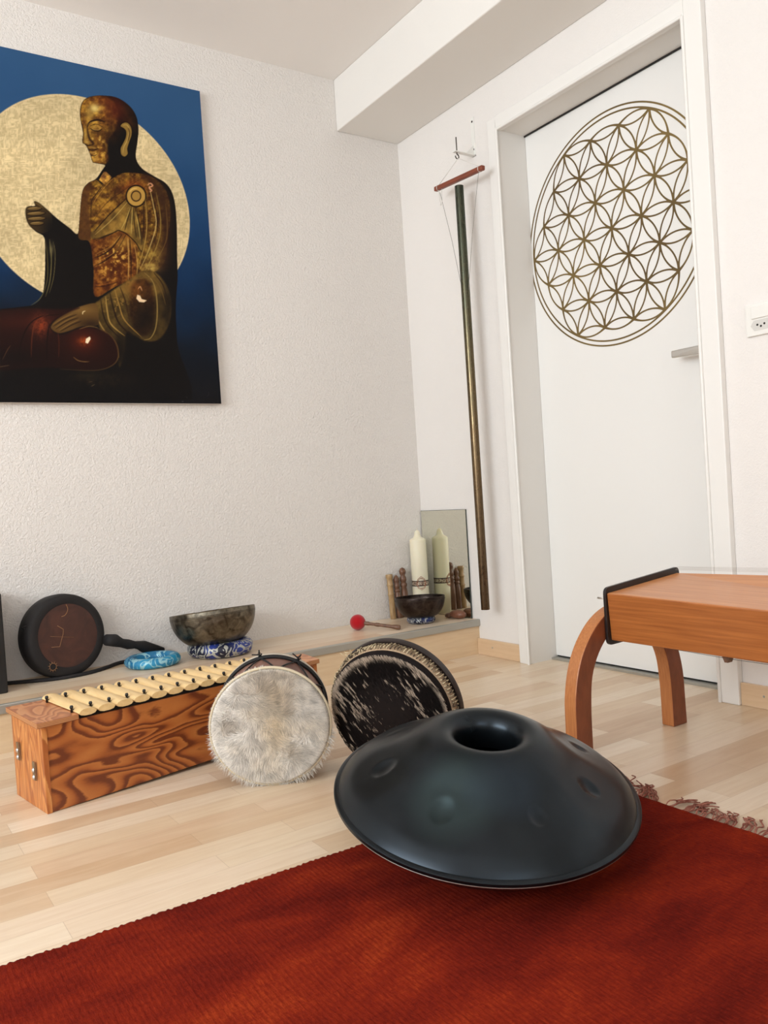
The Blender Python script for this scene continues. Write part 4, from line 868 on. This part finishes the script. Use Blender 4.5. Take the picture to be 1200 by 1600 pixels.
k.col(k.ramp(f_, [(.28, srgb(82, 18, 12)), (.46, srgb(106, 27, 16)), (.63, srgb(128, 37, 18)), (.82, srgb(160, 60, 26))])); k.bump(k.math('ADD', th, th2), .7, .0018); me.materials.append(k.m)
o = bpy.data.objects.new('woven_field', me); COL.objects.link(o); o.parent = rg
k = NM('pinkish fringe cotton', rough=.9); k.col(k.ramp(k.noise(k.coord(), 60, 2), [(.35, srgb(120, 62, 48)), (.65, srgb(176, 116, 98))])); fr_m = k.m
rr_ = random.Random(11)
yv = -.015
while yv > -1.3:
    bend = rr_.uniform(-.035, .045); Lf = rr_.uniform(.05, .085); g = G()
    for s_ in range(rr_.randint(6, 9)):
        y0 = yv+rr_.uniform(-.009, .009); b2 = bend+rr_.uniform(-.02, .02); L2 = Lf*rr_.uniform(.7, 1.1); wv = rr_.uniform(-.008, .008)
        pts = [(-.003, y0, .006), (L2*.3, y0+b2*.25+wv, .006+rr_.uniform(0, .005)), (L2*.6, y0+b2*.6-wv, .004+rr_.uniform(0, .006)), (L2*.85, y0+b2*.95+wv, .004+rr_.uniform(0, .004)), (L2, y0+b2*1.3, .0028)]
        g.tube(catmull(pts, 3), .00125, 5)
    g.obj('fringe_tassel', fr_m, rg, True, fix=False); yv -= rr_.uniform(.024, .038)

# ------------------------------------------------------------------ handpan
n = Vector((-.0376, -.1973, .9796)).normalized(); c = Vector((-1.1784, -1.7548, .1254)); x = Vector((1, 0, 0)); x = (x-n*x.dot(n)).normalized(); y = n.cross(x); D0 = .104
hp_ = empty('handpan', c-n*D0, 'dark steel handpan with a round port hole resting tilted on the rug', 'handpan', basis=(x, y, n))
k = NM('nitrided steel', metal=.92, rough=.3); nn = k.noise(k.coord(), 4.2, 3, .5, .6); c0 = k.ramp(nn, [(.34, srgb(37, 41, 45)), (.64, srgb(48, 54, 59))])
def stain(px, py, pz, rad):      # heat tint patches in the nitrided surface
    vd = k.n('ShaderNodeVectorMath', operation='DISTANCE'); k.l(k.coord(), vd.inputs[0]); vd.inputs[1].default_value = (px, py, pz)
    return k.ramp(k.math('ADD', k.math('DIVIDE', vd.outputs['Value'], rad), k.math('MULTIPLY', k.math('SUBTRACT', nn, .5), .9)), [(.45, (1,1,1,1)), (1.0, (0,0,0,1))])
c0 = k.mix(k.math('MULTIPLY', stain(-.13, -.08, .17, .085), .75), c0, srgb(56, 70, 73)); c0 = k.mix(k.math('MULTIPLY', stain(-.06, -.11, .17, .07), .5), c0, srgb(54, 66, 78)); k.col(c0)
k.rough(k.ramp(k.noise(k.coord(), 9, 4), [(.3, (.27,)*3+(1,)), (.7, (.37,)*3+(1,))])); M['handpan'] = k.m
pf = catmull([(.2605, .004), (.2565, .010), (.249, .0185), (.236, .030), (.215, .043), (.185, .060), (.155, .077), (.128, .094), (.106, .1065), (.088, .1125), (.075, .1125), (.064, .1080), (.056, .0985), (.052, .086), (.0505, .070), (.051, .055)], 9)
NT = 320; vv = []; ff = []
an = [155.8, -152.5, -104, -61.7, -17, 28, 70, 113]; notes = [(.182*math.cos(math.radians(a)), .182*math.sin(math.radians(a))) for a in an]
sizes = [.0215, .0205, .0165, .0175, .018, .018, .018, .02]
P = np.array(pf); th = np.linspace(0, 2*PI, NT, endpoint=False); RR, TH = np.meshgrid(P[:, 0], th, indexing='ij'); ZZ = np.repeat(P[:, 1][:, None], NT, 1); XX, YY = RR*np.cos(TH), RR*np.sin(TH)
out = (RR > .08)*1.0
for (a_x, a_y), sz, a in zip(notes, sizes, an):
    ca, sa = math.cos(math.radians(a)), math.sin(math.radians(a)); dr = (XX-a_x)*ca+(YY-a_y)*sa; dt = -(XX-a_x)*sa+(YY-a_y)*ca
    d = np.sqrt((dr/.052)**2+(dt/.060)**2); ZZ = ZZ-out*(.0015 if a == 113 else .0045)*np.exp(-d**4)
    d2 = np.sqrt((dr/(sz*1.05))**2+(dt/sz)**2); ZZ = ZZ-out*.0058*np.clip(1-d2**2, 0, 1)*(.25 if a == 113 else 1)
vv = np.stack([XX, YY, ZZ+D0], 2).reshape(-1, 3).tolist()
for i in range(len(P)-1):
    for j in range(NT): ff.append((i*NT+j, i*NT+(j+1) % NT, (i+1)*NT+(j+1) % NT, (i+1)*NT+j))
mesh('top_shell', vv, ff, M['handpan'], hp_, True)
pb = catmull([(.2605, -.003), (.252, -.014), (.232, -.032), (.20, -.052), (.16, -.074), (.12, -.091), (.08, -.1), (.04, -.1035), (0, -.104)], 6)
G().lathe([(max(a, 0), b+D0) for a, b in pb], 128).obj('bottom_shell', M['handpan'], hp_, True)
G().lathe([(.259, .0065+D0), (.2645, .0062+D0), (.2672, .004+D0), (.2672, -.001+D0), (.259, -.001+D0)], 160, closed=True).obj('rim', M['handpan'], hp_, True, angle=45)
tag(G().lathe([(.259, -.0012+D0), (.2655, -.0012+D0), (.2662, -.003+D0), (.2650, -.0048+D0), (.259, -.0048+D0)], 160, closed=True).obj('rim_seam', NM('bare steel edge', srgb(170, 172, 170), .3, 1).m, hp_, True, angle=45), 'bare bright steel lower rim edge')

# ------------------------------------------------------------------ sound table
stb = empty('sound_table', (-.46, -1.5, 0), 'low cherry wood string table with curved legs standing at the right', 'table')
bx, by = -.46, -1.5; L_ = lambda px, py, pz: (px-bx, py-by, pz)
ft0, ft1 = (-.549, -1.5, .383), (-.556, -2.55, .362); bt0, bt1 = (-.278, -1.5, .404), (-.30, -2.55, .43); fb0, fb1 = (-.542, -1.5, .266), (-.549, -2.55, .262); bb0, bb1 = (-.278, -1.5, .272), (-.30, -2.55, .272)
V = [L_(*p) for p in (fb0, fb1, bb1, bb0, ft0, ft1, bt1, bt0)]
F = [(0, 1, 2, 3), (7, 6, 5, 4), (0, 4, 5, 1), (3, 2, 6, 7), (0, 3, 7, 4), (1, 5, 6, 2)]
o = mesh('sound_box', V, F, None, stb, False, [M['cherry_side'], M['cherry_lit_top']], [0, 1, 0, 0, 0, 0]); bevel(o, .003)
def endplate(yc, nm='end_plate'):
    cn = [(-.553, .254), (-.266, .262), (-.266, .420), (-.553, .396)]; pts = []
    for i in range(4):
        p, q, r_ = Vector(cn[i-1]), Vector(cn[i]), Vector(cn[(i+1) % 4]); a = q+(p-q).normalized()*.016; b = q+(r_-q).normalized()*.016
        for t in np.linspace(0, 1, 6): pts.append(tuple((a*(1-t)+q*t)*(1-t)+(q*(1-t)+b*t)*t))
    return bevel(G().prism([(a-bx, b) for a, b in pts], yc-by-.004, yc-by+.004).obj(nm, plain('black lacquered plate', (34, 27, 26), .3), stb), .001)
endplate(-1.4955); endplate(-2.5545)
for (xx, zz) in ((-.540, .368), (-.540, .292)): G().tube([L_(xx, -1.493, zz), L_(xx-.006, -1.468, zz+.001)], .0024, 8).obj('bolt', M['steel'], stb, True)
outer = catmull([(-.671, 0), (-.669, .07), (-.666, .139), (-.651, .204), (-.624, .258), (-.584, .303), (-.541, .331), (-.49, .347), (-.44, .352)], 4)
inner = catmull([(-.615, 0), (-.6145, .06), (-.613, .110), (-.606, .173), (-.589, .218), (-.561, .256), (-.528, .281), (-.48, .297), (-.44, .302)], 4)
def leg(sgn, y0, y1):
    f_ = (lambda p: (p[0]-bx, p[1])) if sgn > 0 else (lambda p: (-.926-p[0]-bx, p[1]))
    o_, i_ = [f_(p) for p in outer], [f_(p) for p in inner]; n_ = len(o_); vv = []; ff = []; fm = []
    for p, q in zip(o_, i_):
        for (a, yy) in ((p, y0), (p, y1), (q, y1), (q, y0)): vv.append((a[0], yy-by, a[1]))
    for k_ in range(n_-1):
        for j in range(4): ff.append((k_*4+j, k_*4+(j+1) % 4, k_*4+4+(j+1) % 4, k_*4+4+j)); fm.append(1 if j in (0, 2) else 0)
    ff += [(0, 1, 2, 3), tuple((n_-1)*4+j for j in (3, 2, 1, 0))]; fm += [0, 0]
    g = G(); g.v = vv; g.f = ff; g.m = fm
    bevel(g.obj('leg', None, stb, False, [M['beech_leg'], M['beech_leg_edge']]), .003)
for (y0, y1) in ((-1.490, -1.452), (-2.598, -2.560)):
    for s_ in (1, -1): leg(s_, y0, y1)
g = G()
for i in range(7):
    xx = -.51+.032*i; g.tube([L_(xx, -1.50, .262+.0005*i), L_(xx, -1.8, .254), L_(xx, -2.55, .256)], .0006, 5)
g.obj('lower_string', plain('steel string', (120, 116, 110), .4, .8), stb)
for i in range(6):
    yy = -1.80-.115*i; pz = .262
    g = G().prism([(-.011, .0), (.011, .0), (.006, -.011), (.004, -.016), (-.004, -.016), (-.006, -.011)], -.008, .008, axis='x')
    o = g.obj('string_bridge', M['dark_turned'], stb); o.location = L_(-.515+.012*(i % 2), yy, pz+.002)
g = G()
for i in range(4):
    xx = -.270-.004*i; g.tube([L_(xx, -1.497, .419-.0022*i), L_(xx, -2.55, .442-.0030*i)], .00035, 5)
g.obj('upper_string', plain('thin steel string', (196, 190, 182), .4, .7), stb)
